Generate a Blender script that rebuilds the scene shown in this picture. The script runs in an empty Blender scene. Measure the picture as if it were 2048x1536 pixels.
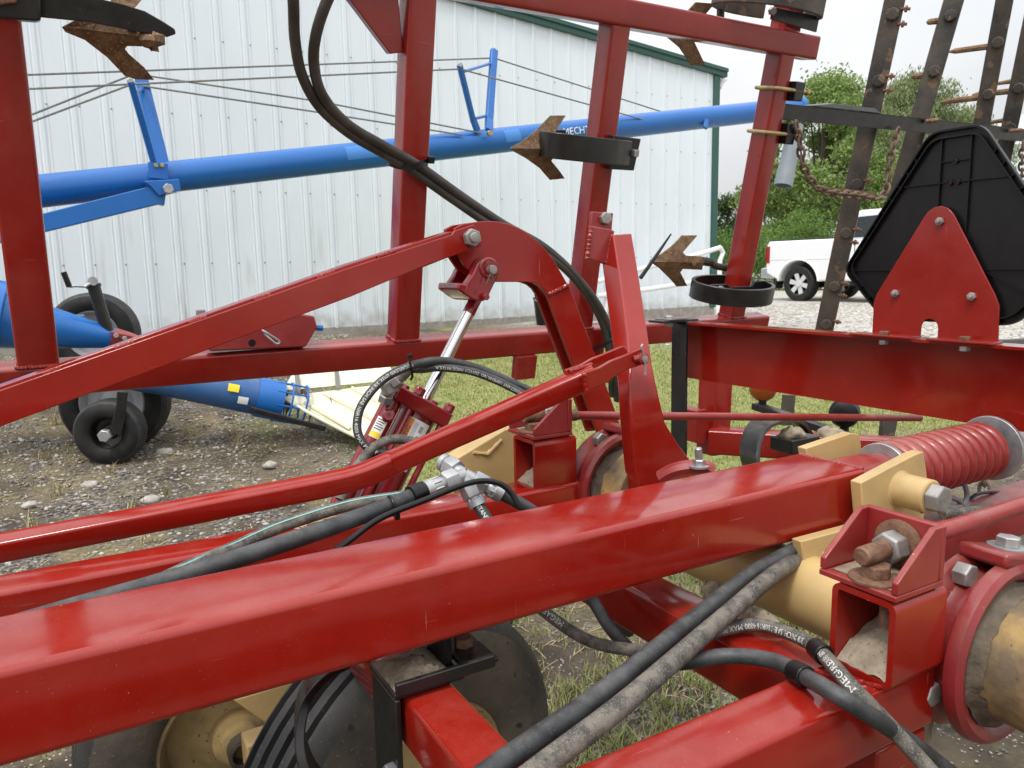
import bpy, math, random
import numpy as np
from mathutils import Vector, Matrix

random.seed(7)
rng = np.random.default_rng(7)
S = bpy.context.scene
COL = S.collection
R = math.radians

# ------------------------------------------------------------------ camera
UPC = Vector((-.020, .988, .150)).normalized()
XC = Vector((.863, .0929, -.4966))
XC = (XC - UPC * XC.dot(UPC)).normalized()
YC = UPC.cross(XC)
ROT = Matrix((XC, YC, UPC))                 # rows: world axes in camera space
CAM = Vector((0, 0, 1.35))
FPX = 1540.0                                # focal length in pixels of the 2048 wide photograph
cd = bpy.data.cameras.new('camera')
cd.sensor_width = 36.0
cd.lens = FPX / 2048 * 36
cd.clip_start = .05
cd.clip_end = 2000
cd.dof.use_dof = True
cd.dof.focus_distance = 1.5
cd.dof.aperture_fstop = 15.0
cam = bpy.data.objects.new('camera', cd)
cam.matrix_world = Matrix.Translation(CAM) @ ROT.to_4x4()
COL.objects.link(cam)
S.camera = cam

# ------------------------------------------------------------------ sky, sun, exposure (overcast)
SUN_EL, SUN_AZ = R(60), R(238)
wd = bpy.data.worlds.new('World')
S.world = wd
wd.use_nodes = True
nt = wd.node_tree
bg = nt.nodes['Background']
sky = nt.nodes.new('ShaderNodeTexSky')
sky.sky_type = 'NISHITA'
sky.sun_disc = False
sky.sun_elevation = SUN_EL
sky.sun_rotation = SUN_AZ
sky.air_density = 1.0
sky.dust_density = 4.0
hs = nt.nodes.new('ShaderNodeHueSaturation')
hs.inputs['Saturation'].default_value = .12
nt.links.new(sky.outputs[0], hs.inputs['Color'])
gen = nt.nodes.new('ShaderNodeTexCoord')
cn = nt.nodes.new('ShaderNodeTexNoise')
cn.inputs['Scale'].default_value = 3.2
cn.inputs['Detail'].default_value = 4
nt.links.new(gen.outputs['Generated'], cn.inputs['Vector'])
cr = nt.nodes.new('ShaderNodeValToRGB')
cr.color_ramp.elements[0].position = .3
cr.color_ramp.elements[0].color = (7.5, 7.75, 8.1, 1)
cr.color_ramp.elements[1].position = .62
cr.color_ramp.elements[1].color = (10.0, 10.05, 10.1, 1)
nt.links.new(cn.outputs[0], cr.inputs[0])
mx = nt.nodes.new('ShaderNodeMix')
mx.data_type = 'RGBA'
mx.inputs[0].default_value = .72            # cloud cover
nt.links.new(hs.outputs[0], mx.inputs[6])
nt.links.new(cr.outputs[0], mx.inputs[7])
# an overcast sky grows evenly brighter from the horizon to the zenith
sx_ = nt.nodes.new('ShaderNodeSeparateXYZ')
nt.links.new(gen.outputs['Generated'], sx_.inputs[0])
el = nt.nodes.new('ShaderNodeMapRange')
el.inputs[1].default_value = 0.
el.inputs[2].default_value = 1.
el.inputs[3].default_value = .80
el.inputs[4].default_value = 2.3
nt.links.new(sx_.outputs[2], el.inputs[0])
vm = nt.nodes.new('ShaderNodeVectorMath')
vm.operation = 'SCALE'
nt.links.new(mx.outputs[2], vm.inputs[0])
nt.links.new(el.outputs[0], vm.inputs['Scale'])
nt.links.new(vm.outputs[0], bg.inputs['Color'])
bg.inputs['Strength'].default_value = .1
sl = bpy.data.lights.new('sun', 'SUN')
sl.energy = 1.5
sl.angle = R(11)
sl.color = (1, .97, .92)
so = bpy.data.objects.new('sun', sl)
sd = Vector((math.sin(SUN_AZ) * math.cos(SUN_EL), math.cos(SUN_AZ) * math.cos(SUN_EL), math.sin(SUN_EL)))
so.rotation_euler = sd.to_track_quat('Z', 'Y').to_euler()
COL.objects.link(so)
vs = S.view_settings
vs.view_transform = 'Standard'
vs.look = 'None'
vs.exposure = 0.22
vs.gamma = 1.0
vs.use_curve_mapping = False

# ------------------------------------------------------------------ points: a line of sight met with a real plane
def sight(px, py):
    return ROT @ Vector(((px - 1024) / FPX, -(py - 768) / FPX, -1.0))
def P(px, py, x=None, y=None, z=None):
    r = sight(px, py)
    k = x / r.x if x is not None else (y / r.y if y is not None else (z - CAM.z) / r.z)
    return CAM + r * k
# folded wing: leans 12.4 degrees towards the viewer
TI = math.atan2(.214, .977)
WU = Vector((0, -math.sin(TI), math.cos(TI)))
WV = Vector((0, math.cos(TI), math.sin(TI)))
WX = Vector((1, 0, 0))
WO = Vector((0, 2.82, 1.067))
def wg(x, h, d=0.):
    return WO + WX * x + WU * h + WV * d
def W(px, py, d=0.):
    r = sight(px, py)
    return CAM + r * ((WO + WV * d - CAM).dot(WV) / r.dot(WV))
def V(*a):
    return Vector(a)

# ------------------------------------------------------------------ mesh building
class MB:
    def __init__(s):
        s.v = []
        s.f = []
    def add(s, vs_, fs_):
        o = len(s.v)
        s.v += [tuple(p) for p in vs_]
        s.f += [tuple(i + o for i in f) for f in fs_]
        return s
    def loft(s, rings, caps=True, closed=False):
        n = len(rings[0])
        vs_ = [p for r in rings for p in r]
        fs_ = []
        m = len(rings)
        for i in range(m if closed else m - 1):
            a, b = i * n, ((i + 1) % m) * n
            for j in range(n):
                k = (j + 1) % n
                fs_.append((a + j, a + k, b + k, b + j))
        if caps and not closed:
            fs_.append(tuple(reversed(range(n))))
            fs_.append(tuple(range((m - 1) * n, m * n)))
        return s.add(vs_, fs_)
    def mesh(s, name, sharp=32):
        me = bpy.data.meshes.new(name)
        me.from_pydata(s.v, [], s.f)
        me.polygons.foreach_set('use_smooth', [True] * len(me.polygons))
        me.update()
        me.set_sharp_from_angle(angle=R(sharp))
        return me
    def build(s, name, mat, parent=None, label=None, bevel=0, segs=2, sharp=32, fix=True):
        me = s.mesh(name, sharp)
        return link(name, me, mat, parent, label, bevel, segs)

def link(name, me, mat, parent=None, label=None, bevel=0, segs=2):
    o = bpy.data.objects.new(name, me)
    if mat is not None:
        if len(me.materials) == 0:
            me.materials.append(mat)
    COL.objects.link(o)
    if parent is not None:
        attach(o, parent)
    if label:
        o['label'] = label
    if bevel:
        b = o.modifiers.new('edge', 'BEVEL')
        b.width = bevel
        b.segments = segs
        b.limit_method = 'ANGLE'
        b.angle_limit = R(40)
    return o

def attach(o, parent):
    o.parent = parent
    if parent.type == 'EMPTY':
        o.matrix_parent_inverse = Matrix.Translation(parent.location).inverted()

def tag(o, label, cat, group=None, kind=None):
    o['label'] = label
    o['category'] = cat
    if group:
        o['group'] = group
    if kind:
        o['kind'] = kind
    return o
def thing(name, label, cat, loc=(0, 0, 0), group=None):
    o = bpy.data.objects.new(name, None)
    o.empty_display_size = .05
    o.location = loc
    COL.objects.link(o)
    return tag(o, label, cat, group)

def perp(a, hint=None):
    a = a.normalized()
    h = hint if hint is not None else (V(0, 0, 1) if abs(a.z) < .9 else V(1, 0, 0))
    u = (h - a * h.dot(a)).normalized()
    return u, a.cross(u)

def rrect(w, h, r, seg=4):
    pts = []
    for cx, cy, a0 in ((w / 2 - r, h / 2 - r, 0), (-w / 2 + r, h / 2 - r, 90), (-w / 2 + r, -h / 2 + r, 180), (w / 2 - r, -h / 2 + r, 270)):
        for i in range(seg + 1):
            a = R(a0 + 90 * i / seg)
            pts.append((cx + r * math.cos(a), cy + r * math.sin(a)))
    return pts

def beam(mb, p0, p1, w, h, r=.009, up=None, hollow=None, ends=(False, False), seg=4):
    """rectangular tube from p0 to p1 (section centres); w sideways, h along up; open ends where asked"""
    a = (p1 - p0).normalized()
    u, sd_ = perp(a, up)
    def ring(c, q):
        return [c + sd_ * x + u * y for x, y in q]
    out = rrect(w, h, r, seg)
    t = hollow or .008
    inn = rrect(w - 2 * t, h - 2 * t, max(r - t, .003), seg)
    rings = []
    if ends[0]:
        rings += [ring(p0 + a * .35, inn), ring(p0, inn)] if (p1 - p0).length > .4 else [ring(p0 + (p1 - p0) * .98, inn), ring(p0, inn)]
    rings += [ring(p0, out), ring(p1, out)]
    if ends[1]:
        rings += [ring(p1, inn), ring(p1 - a * min(.3, (p1 - p0).length * .9), inn)]
    mb.loft(rings)
    return mb

def boxc(mb, lo, hi):
    x0, y0, z0 = lo
    x1, y1, z1 = hi
    return mb.add([(x0, y0, z0), (x1, y0, z0), (x1, y1, z0), (x0, y1, z0), (x0, y0, z1), (x1, y0, z1), (x1, y1, z1), (x0, y1, z1)],
                  [(0, 3, 2, 1), (4, 5, 6, 7), (0, 1, 5, 4), (1, 2, 6, 5), (2, 3, 7, 6), (3, 0, 4, 7)])

def obox(mb, c, ax, ay, az):
    """box from a centre and three half-axes"""
    vs_ = [c + ax * i + ay * j + az * k for i in (-1, 1) for j in (-1, 1) for k in (-1, 1)]
    return mb.add(vs_, [(0, 1, 3, 2), (4, 6, 7, 5), (0, 4, 5, 1), (2, 3, 7, 6), (0, 2, 6, 4), (1, 5, 7, 3)])

def prism(mb, pts, ext):
    """flat outline of 3D points pushed along ext"""
    n = len(pts)
    nrm = V(0, 0, 0)
    for i in range(n):
        nrm += (pts[i] - pts[0]).cross(pts[(i + 1) % n] - pts[0])
    if nrm.dot(ext) > 0:
        pts = list(reversed(pts))
    vs_ = list(pts) + [p + ext for p in pts]
    fs_ = [tuple(range(n)), tuple(reversed(range(n, 2 * n)))]
    for i in range(n):
        j = (i + 1) % n
        fs_.append((i, i + n, j + n, j))
    return mb.add(vs_, fs_)

def catmull(pts, n=10):
    pts = [Vector(p) for p in pts]
    q = [pts[0] * 2 - pts[1]] + pts + [pts[-1] * 2 - pts[-2]]
    out = []
    for i in range(1, len(q) - 2):
        a, b, c, d = q[i - 1], q[i], q[i + 1], q[i + 2]
        for k in range(n):
            t = k / n
            out.append(.5 * ((2 * b) + (c - a) * t + (2 * a - 5 * b + 4 * c - d) * t * t + (3 * b - a - 3 * c + d) * t ** 3))
    out.append(pts[-1])
    return out

def tube(mb, path, r, n=12, caps=True, closed=False, wob=0):
    m = len(path)
    rings = []
    u = None
    for i in range(m):
        if closed:
            t = path[(i + 1) % m] - path[i - 1]
        else:
            t = path[min(i + 1, m - 1)] - path[max(i - 1, 0)]
        t.normalize()
        if u is None:
            u, w = perp(t)
        else:
            u = (u - t * u.dot(t)).normalized()
            w = t.cross(u)
        rr = r[i] if isinstance(r, (list, tuple)) else r
        if wob:
            rr *= 1 + random.uniform(-wob, wob)
        rings.append([path[i] + (u * math.cos(2 * math.pi * k / n) + w * math.sin(2 * math.pi * k / n)) * rr for k in range(n)])
    return mb.loft(rings, caps, closed)

def lathe(mb, c, axis, prof, n=32, ring=False, caps=True):
    """prof: list of (radius, height along axis)"""
    a = axis.normalized()
    u, w = perp(a)
    rings = [[c + a * h + (u * math.cos(2 * math.pi * k / n) + w * math.sin(2 * math.pi * k / n)) * max(r, 1e-4) for k in range(n)] for r, h in prof]
    return mb.loft(rings, caps, ring)

def hexhead(mb, c, axis, af, h, spin=.3):
    a = axis.normalized()
    u, w = perp(a)
    rc = af / math.sqrt(3)
    def ring(r, z, n=6):
        return [c + a * z + (u * math.cos(spin + k * math.pi / 3) + w * math.sin(spin + k * math.pi / 3)) * r for k in range(n)]
    mb.loft([ring(rc, 0), ring(rc, h * .88), ring(rc * .9, h)])
    return mb

def bolt_part(name, c, axis, af, h, mat, parent, washer=0, stud=0, spin=.3, label=None, wmat=None):
    mb = MB()
    hexhead(mb, c + axis.normalized() * (washer and af * .1), axis, af, h, spin)
    if stud:
        lathe(mb, c + axis.normalized() * h * .9, axis, [(af * .33, 0), (af * .33, stud * .93), (af * .28, stud)], 14)
    o = mb.build(name, mat, parent, label, bevel=af * .03, segs=1)
    if washer:
        m2 = MB()
        lathe(m2, c, axis, [(washer, 0), (washer, af * .09), (washer * .4, af * .09)], 20)
        m2.build('washer', wmat or mat, parent if parent.type != 'MESH' else parent)
    return o

def weld(mb, p0, p1, r=.004, step=.0035):
    L = (p1 - p0).length
    n = max(4, int(L / step))
    path = [p0.lerp(p1, i / n) + V(random.uniform(-1, 1), random.uniform(-1, 1), random.uniform(-1, 1)) * r * .14 for i in range(n + 1)]
    tube(mb, path, [r * (1 + .22 * math.sin(i * 2.2) + random.uniform(-.12, .12)) for i in range(n + 1)], 7)
    return mb

def weld_part(p0, p1, mat, parent, r=.004, step=.0035):
    mb = MB()
    weld(mb, p0, p1, r, step)
    return mb.build('weld_bead', mat, parent)

def blob(mb, c, rx, ry, rz, n=10, m=7, amp=.3, seed=0):
    """uneven lump of soil or stone"""
    rs = np.random.default_rng(seed)
    ph = rs.uniform(0, 6.28, 8)
    rings = []
    for i in range(m):
        th = math.pi * (i + .02) / (m - 1 + .04)
        ring = []
        for k in range(n):
            f_ = 2 * math.pi * k / n
            d = 1 + amp * (.5 * math.sin(2 * f_ + ph[0] + th * 2) + .4 * math.sin(3 * f_ + ph[1] - th * 3) + .35 * math.sin(5 * f_ + ph[2] + th * 5)) + rs.uniform(-amp, amp) * .25
            ring.append(V(c[0] + rx * d * math.sin(th) * math.cos(f_), c[1] + ry * d * math.sin(th) * math.sin(f_), c[2] + rz * d * math.cos(th)))
        rings.append(ring)
    return mb.loft(rings)

def frames(path):
    """arc length and running frames of a path"""
    s_ = [0.]
    for i in range(1, len(path)):
        s_.append(s_[-1] + (path[i] - path[i - 1]).length)
    return s_

def text_mesh(body, size, bold=False):
    cu = bpy.data.curves.new('txt', 'FONT')
    cu.body = body
    cu.size = size
    cu.resolution_u = 2
    o = bpy.data.objects.new('txt', cu)
    COL.objects.link(o)
    dg = bpy.context.evaluated_depsgraph_get()
    me = o.evaluated_get(dg).to_mesh()
    vs_ = [v.co.copy() for v in me.vertices]
    fs_ = [tuple(p.vertices) for p in me.polygons]
    o.evaluated_get(dg).to_mesh_clear()
    bpy.data.objects.remove(o)
    bpy.data.curves.remove(cu)
    return vs_, fs_

def hose_text(path, r, body, s0, size, mat, parent, tilt=0., flip=False, bold=True):
    """print lettering that follows the hose on the side seen from the front"""
    vs_, fs_ = text_mesh(body, size, bold)
    if parent.type == 'EMPTY':
        parent = next((c_ for c_ in parent.children if c_.name.startswith('hose_body')), parent)
    s_ = frames(path)
    out = []
    for v in vs_:
        tx, ty = (v.x, v.y - size * .35)
        if flip:
            tx, ty = -tx, -ty
        s = min(max(s0 + tx, 0), s_[-1] - 1e-4)
        i = int(np.searchsorted(s_, s, side='right')) - 1
        i = min(max(i, 0), len(path) - 2)
        k = (s - s_[i]) / max(s_[i + 1] - s_[i], 1e-6)
        p = path[i].lerp(path[i + 1], k)
        i2 = min(i + 2, len(path) - 1)
        i0 = max(i - 1, 0)
        t = ((path[i + 1] - path[i0]).normalized().lerp((path[i2] - path[i]).normalized(), k)).normalized()
        n = (CAM - p)
        n = (n - t * n.dot(t)).normalized()
        b = n.cross(t)
        a = tilt + ty / r
        out.append(p + (n * math.cos(a) + b * math.sin(a)) * (r + .0006))
    mb = MB()
    mb.add(out, fs_)
    me = mb.mesh('lettering')
    return link('lettering', me, mat, parent)

def flat_text(body, size, o, ux, uy, mat, parent, lift=.0008, name='lettering', bold=False):
    vs_, fs_ = text_mesh(body, size, bold)
    n = ux.cross(uy).normalized()
    mb = MB()
    mb.add([o + ux * v.x + uy * v.y + n * lift for v in vs_], fs_)
    return mb.build(name, mat, parent)

# ------------------------------------------------------------------ materials
def nodes_of(name):
    m = bpy.data.materials.new(name)
    m.use_nodes = True
    return m, m.node_tree.nodes, m.node_tree.links, m.node_tree.nodes['Principled BSDF']
def rgba(c):
    return (c[0], c[1], c[2], 1)
def pm(name, c1, c2=None, scale=6., rough=.5, rough2=None, metal=0., bump=0., bscale=80., specks=(), coat=0., spec=.5, stretch=(1, 1, 1), detail=6, ramp=(.38, .62), film=None, scratch=None, smudge=None):
    m, N, L, b = nodes_of(name)
    tc = N.new('ShaderNodeTexCoord')
    mp = N.new('ShaderNodeMapping')
    mp.inputs['Scale'].default_value = stretch
    L.new(tc.outputs['Object'], mp.inputs['Vector'])
    vec = mp.outputs[0]
    def noise(sc, det=5, rg=.6):
        n = N.new('ShaderNodeTexNoise')
        n.inputs['Scale'].default_value = sc
        n.inputs['Detail'].default_value = det
        n.inputs['Roughness'].default_value = rg
        L.new(vec, n.inputs['Vector'])
        return n
    def rng_(out, a, b_):
        r_ = N.new('ShaderNodeMapRange')
        r_.inputs[1].default_value = a
        r_.inputs[2].default_value = b_
        L.new(out, r_.inputs[0])
        return r_.outputs[0]
    def mix(fac, a, c):
        x = N.new('ShaderNodeMix')
        x.data_type = 'RGBA'
        L.new(fac, x.inputs[0]) if not isinstance(fac, float) else setattr(x.inputs[0], 'default_value', fac)
        for s_, q in ((x.inputs[6], a), (x.inputs[7], c)):
            if isinstance(q, tuple):
                s_.default_value = rgba(q)
            else:
                L.new(q, s_)
        return x.outputs[2]
    n1 = noise(scale, detail)
    f1 = rng_(n1.outputs[0], *ramp)
    col = mix(f1, tuple(c1), tuple(c2 or c1))
    ro = None
    for (sc_, th, cc, rr) in specks:
        ns = noise(sc_, 3, .55)
        fs = rng_(ns.outputs[0], th, th + .025)
        col = mix(fs, col, tuple(cc))
    if smudge:
        na, nb = noise(2.6, 8, .7), noise(23, 5, .6)
        ma = N.new('ShaderNodeMath')
        ma.operation = 'MULTIPLY'
        L.new(rng_(na.outputs[0], .45, .72), ma.inputs[0])
        L.new(rng_(nb.outputs[0], .35, .7), ma.inputs[1])
        mc = N.new('ShaderNodeMath')
        mc.operation = 'MULTIPLY'
        mc.inputs[1].default_value = smudge[1]
        L.new(ma.outputs[0], mc.inputs[0])
        col = mix(mc.outputs[0], col, tuple(smudge[0]))
    if scratch:
        for rot, sc3 in (((.3, .5, .2), (260, 260, 9)), ((.2, -.9, .4), (9, 300, 300))):
            m9 = N.new('ShaderNodeMapping')
            m9.inputs['Rotation'].default_value = rot
            m9.inputs['Scale'].default_value = sc3
            L.new(tc.outputs['Object'], m9.inputs['Vector'])
            n9 = N.new('ShaderNodeTexNoise')
            n9.inputs['Scale'].default_value = 1.
            n9.inputs['Detail'].default_value = 2
            L.new(m9.outputs[0], n9.inputs['Vector'])
            col = mix(rng_(n9.outputs[0], scratch[1], scratch[1] + .05), col, tuple(scratch[0]))
    if film:
        # settled dust on faces that look up
        ge = N.new('ShaderNodeNewGeometry')
        sx = N.new('ShaderNodeSeparateXYZ')
        L.new(ge.outputs['Normal'], sx.inputs[0])
        fz = rng_(sx.outputs[2], .3, 1.)
        nf = noise(film[1], 6, .7)
        mm = N.new('ShaderNodeMath')
        mm.operation = 'MULTIPLY'
        L.new(fz, mm.inputs[0])
        L.new(rng_(nf.outputs[0], .42, .75), mm.inputs[1])
        m2 = N.new('ShaderNodeMath')
        m2.operation = 'MULTIPLY'
        m2.inputs[1].default_value = film[2]
        L.new(mm.outputs[0], m2.inputs[0])
        col = mix(m2.outputs[0], col, tuple(film[0]))
    L.new(col, b.inputs['Base Color'])
    if rough2 is not None:
        n2 = noise(scale * 1.7, 5)
        mr = N.new('ShaderNodeMapRange')
        mr.inputs[1].default_value = .35
        mr.inputs[2].default_value = .68
        mr.inputs[3].default_value = rough
        mr.inputs[4].default_value = rough2
        L.new(n2.outputs[0], mr.inputs[0])
        L.new(mr.outputs[0], b.inputs['Roughness'])
    else:
        b.inputs['Roughness'].default_value = rough
    b.inputs['Metallic'].default_value = metal
    b.inputs['Specular IOR Level'].default_value = spec
    b.inputs['Coat Weight'].default_value = coat
    b.inputs['Coat Roughness'].default_value = .06
    if bump:
        n3 = noise(bscale, 4)
        bp = N.new('ShaderNodeBump')
        bp.inputs['Strength'].default_value = bump
        bp.inputs['Distance'].default_value = .004
        L.new(n3.outputs[0], bp.inputs['Height'])
        L.new(bp.outputs[0], b.inputs['Normal'])
    return m

DUST = (.34, .26, .19)
RED = pm('red_paint', (.268, .0105, .0052), (.232, .0085, .0045), 4, .09, .20, specks=((230, .745, (.46, .24, .19), 0), (520, .72, (.40, .20, .16), 0), (170, .79, (.06, .008, .006), 0)), coat=.14, spec=.45, bump=.008, bscale=16, film=((.44, .20, .15), 14, .13), scratch=((.42, .14, .12), .758), smudge=((.36, .17, .12), .09))
RED2 = pm('worn_red_paint', (.22, .014, .013), (.27, .032, .030), 9, .28, .5, specks=((150, .73, (.45, .29, .25), 0), (95, .77, (.06, .015, .012), 0)), bump=.06, bscale=60, coat=.15, film=(DUST, 12, .35))
REDC = pm('cast_red_paint', (.23, .014, .016), (.19, .022, .02), 14, .25, .55, specks=((60, .70, (.20, .14, .10), 0),), bump=.15, bscale=70, coat=.2, film=(DUST, 10, .4))
REDK = pm('dark_red_enamel', (.19, .006, .010), (.22, .008, .012), 7, .16, .24, coat=.4, specks=((260, .78, (.5, .35, .32), 0),))
REDW = pm('wing_red_paint', (.220, .0095, .006), (.260, .013, .009), 4, .14, .28, specks=((170, .76, (.38, .22, .19), 0), (60, .79, (.29, .13, .10), 0)), coat=.12, bump=.025, bscale=30, film=((.36, .17, .14), 6, .25), scratch=((.36, .13, .10), .75), smudge=((.30, .16, .11), .14))
YEL = pm('cream_yellow_paint', (.55, .385, .165), (.48, .335, .145), 8, .35, .5, specks=((120, .76, (.20, .10, .04), 0), (40, .79, (.16, .09, .05), 0)), bump=.06, bscale=30, film=(DUST, 9, .3), smudge=((.20, .14, .085), .5))
BLK = pm('black_paint', (.006, .006, .007), (.014, .013, .012), 11, .26, .45, specks=((130, .71, (.11, .09, .07), 0),), bump=.04, film=(DUST, 14, .22))
BRUST = pm('black_steel_wearing_to_rust', (.026, .024, .022), (.085, .066, .050), 5, .5, .78, specks=((140, .66, (.16, .13, .10), 0), (12, .62, (.14, .085, .052), 0)), bump=.3, bscale=90)
RUST = pm('rusted_steel', (.125, .062, .027), (.215, .135, .07), 26, .7, .85, specks=((150, .60, (.34, .24, .15), 0), (70, .66, (.075, .03, .014), 0)), bump=.5, bscale=170)
RUSTB = pm('rusted_bolt', (.13, .06, .035), (.22, .12, .075), 60, .7, bump=.4, bscale=200, metal=.2)
ZINC = pm('zinc_plated_steel', (.34, .35, .36), (.46, .46, .46), 30, .38, .55, metal=.75, bump=.06, bscale=120)
ZINCD = pm('dull_zinc_bolt', (.27, .26, .25), (.37, .35, .33), 40, .42, .6, metal=.6, bump=.1, bscale=150)
BRASS = pm('yellow_zinc_rod', (.48, .36, .16), (.36, .29, .17), 25, .35, .5, metal=.8, specks=((40, .68, (.09, .05, .03), 0),))
CHROME = pm('polished_chrome', (.74, .74, .75), (.70, .70, .72), 3, .06, metal=1.)
HOSE = pm('black_hose_rubber', (.017, .018, .020), (.046, .048, .051), 22, .45, .65, specks=((420, .67, (.13, .12, .105), 0), (900, .66, (.10, .10, .10), 0)), bump=.04, bscale=300, film=((.17, .165, .155), 30, .5))
HOSED = pm('dusty_hose_rubber', (.05, .048, .045), (.15, .132, .108), 38, .65, .85, specks=((480, .58, (.20, .18, .145), 0), (160, .66, (.035, .035, .036), 0)), bump=.12, bscale=260, ramp=(.42, .6))
HOSEB = pm('sleeved_hose_rubber', (.035, .031, .028), (.07, .06, .052), 10, .5, .7, bump=.2, bscale=240, stretch=(1, 1, 1))
PLAS = pm('black_plastic', (.0035, .0035, .0045), (.006, .006, .007), 20, .32, .42, specks=((90, .80, (.09, .09, .09), 0),), bump=.03, bscale=300, spec=.35)
RUB = pm('tyre_rubber', (.010, .010, .011), (.022, .021, .020), 9, .6, .8, spec=.3, specks=((120, .73, (.08, .07, .055), 0),), bump=.15, bscale=120)
RUBM = pm('muddy_tyre_rubber', (.030, .028, .026), (.115, .095, .07), 5.5, .7, .95, specks=((130, .66, (.15, .125, .09), 0), (34, .68, (.022, .022, .022), 0)), bump=.5, bscale=60, ramp=(.36, .66), detail=9)
MUD = pm('dried_mud', (.22, .175, .125), (.34, .28, .205), 30, .9, specks=((140, .66, (.10, .07, .045), 0),), bump=.9, bscale=130)
BLUE = pm('blue_paint', (.006, .115, .40), (.008, .128, .43), 2, .26, .4, coat=.1, specks=((60, .8, (.12, .28, .5), 0),))
BLUED = pm('blue_paint_dusty', (.018, .09, .26), (.04, .11, .27), 5, .4, .6, film=(DUST, 4, .4))
WALL = pm('white_steel_cladding', (.71, .77, .81), (.67, .73, .77), 1.2, .45, .55, specks=(), stretch=(1.5, 1, .6), film=None)
GREEN = pm('green_trim', (.018, .075, .058), (.022, .085, .066), 3, .45)
POLY = pm('cream_plastic', (.72, .70, .54), (.64, .62, .47), 9, .5, .7, specks=((38, .66, (.42, .40, .28), 0), (90, .68, (.36, .35, .28), 0)), bump=.05)
POLYR = pm('cream_plastic_rib', (.64, .61, .42), (.68, .65, .46), 8, .5)
WHITE = pm('white_decal', (.78, .78, .78), rough=.5)
PRINT = pm('white_print', (.62, .62, .60), (.42, .42, .4), 90, .6, ramp=(.5, .72))
ORANGE = pm('orange_decal', (.80, .22, .02), rough=.5)
YELD = pm('yellow_decal', (.85, .62, .02), rough=.5)
INK = pm('black_ink', (.02, .02, .02), rough=.6)
GREY = pm('grey_print', (.33, .33, .34), rough=.6)
STRAW = pm('dry_straw', (.42, .32, .18), (.52, .42, .26), 60, .8)
WOOD = pm('weathered_board', (.33, .31, .28), (.24, .22, .19), 12, .85, bump=.2)

# ================================================================== GROUND
def sstep(a, b, x):
    t = np.clip((x - a) / (b - a), 0, 1)
    return t * t * (3 - 2 * t)
def ground_h(x, y):
    x = np.asarray(x, float)
    y = np.asarray(y, float)
    a = .60 * sstep(3.5, 8.6, y)
    b = .46 * sstep(4.5, 13, np.hypot(x, y))
    k = sstep(5.5, 9.5, x)
    return a * (1 - k) + b * k
def gz(x, y):
    return float(ground_h(x, y))
def vnoise(x, y, sc, seed):
    r_ = np.random.default_rng(seed)
    tab = r_.uniform(-1, 1, (64, 64))
    u, v = np.asarray(x) * sc, np.asarray(y) * sc
    i, j = np.floor(u).astype(int), np.floor(v).astype(int)
    fu, fv = u - i, v - j
    fu, fv = fu * fu * (3 - 2 * fu), fv * fv * (3 - 2 * fv)
    g = lambda a, b: tab[a % 64, b % 64]
    return (g(i, j) * (1 - fu) + g(i + 1, j) * fu) * (1 - fv) + (g(i, j + 1) * (1 - fu) + g(i + 1, j + 1) * fu) * fv
def lawn_amount(x, y):
    """where grass grows: 0 bare gravel and soil .. 1 lawn"""
    n = .55 * vnoise(x, y, .9, 1) + .35 * vnoise(x, y, 2.7, 2) + .2 * vnoise(x, y, 7, 3)
    a = sstep(1.5, 2.6, x - .12 * (y - 5) + .45 * n) * sstep(2.6, 3.6, y + .5 * n) * sstep(8.6, 7.7, y + .4 * n)
    a = np.clip(a * (1.1 + .35 * n), 0, 1)
    far = sstep(8.9, 9.7, np.hypot(x, y) + .5 * n) * sstep(4.2, 6., x)
    a = a * (1 - far)
    spots = sstep(.25, .6, n) * .55 * sstep(.8, 1.6, x)
    return np.clip(np.maximum(a, spots * (1 - far)), 0, 1)
def drive_amount(x, y):
    n = .5 * vnoise(x, y, .8, 5) + .3 * vnoise(x, y, 3, 6)
    return sstep(8.7, 9.5, np.hypot(x, y) + .5 * n) * sstep(4.4, 6.0, x)

def grid_sheet(name, xs, ys, zf, mat, attrs):
    Xg, Yg = np.meshgrid(xs, ys, indexing='ij')
    Zg = zf(Xg, Yg)
    nx, ny = len(xs), len(ys)
    idx = np.arange(nx * ny).reshape(nx, ny)
    f = np.stack([idx[:-1, :-1], idx[1:, :-1], idx[1:, 1:], idx[:-1, 1:]], -1).reshape(-1, 4)
    me = bpy.data.meshes.new(name)
    me.from_pydata(np.stack([Xg, Yg, Zg], -1).reshape(-1, 3).tolist(), [], f.tolist())
    me.polygons.foreach_set('use_smooth', [True] * len(f))
    for an, fn in attrs.items():
        at_ = me.attributes.new(an, 'FLOAT', 'POINT')
        at_.data.foreach_set('value', fn(Xg, Yg).reshape(-1).astype(np.float32))
    me.update()
    return link(name, me, mat)

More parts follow.
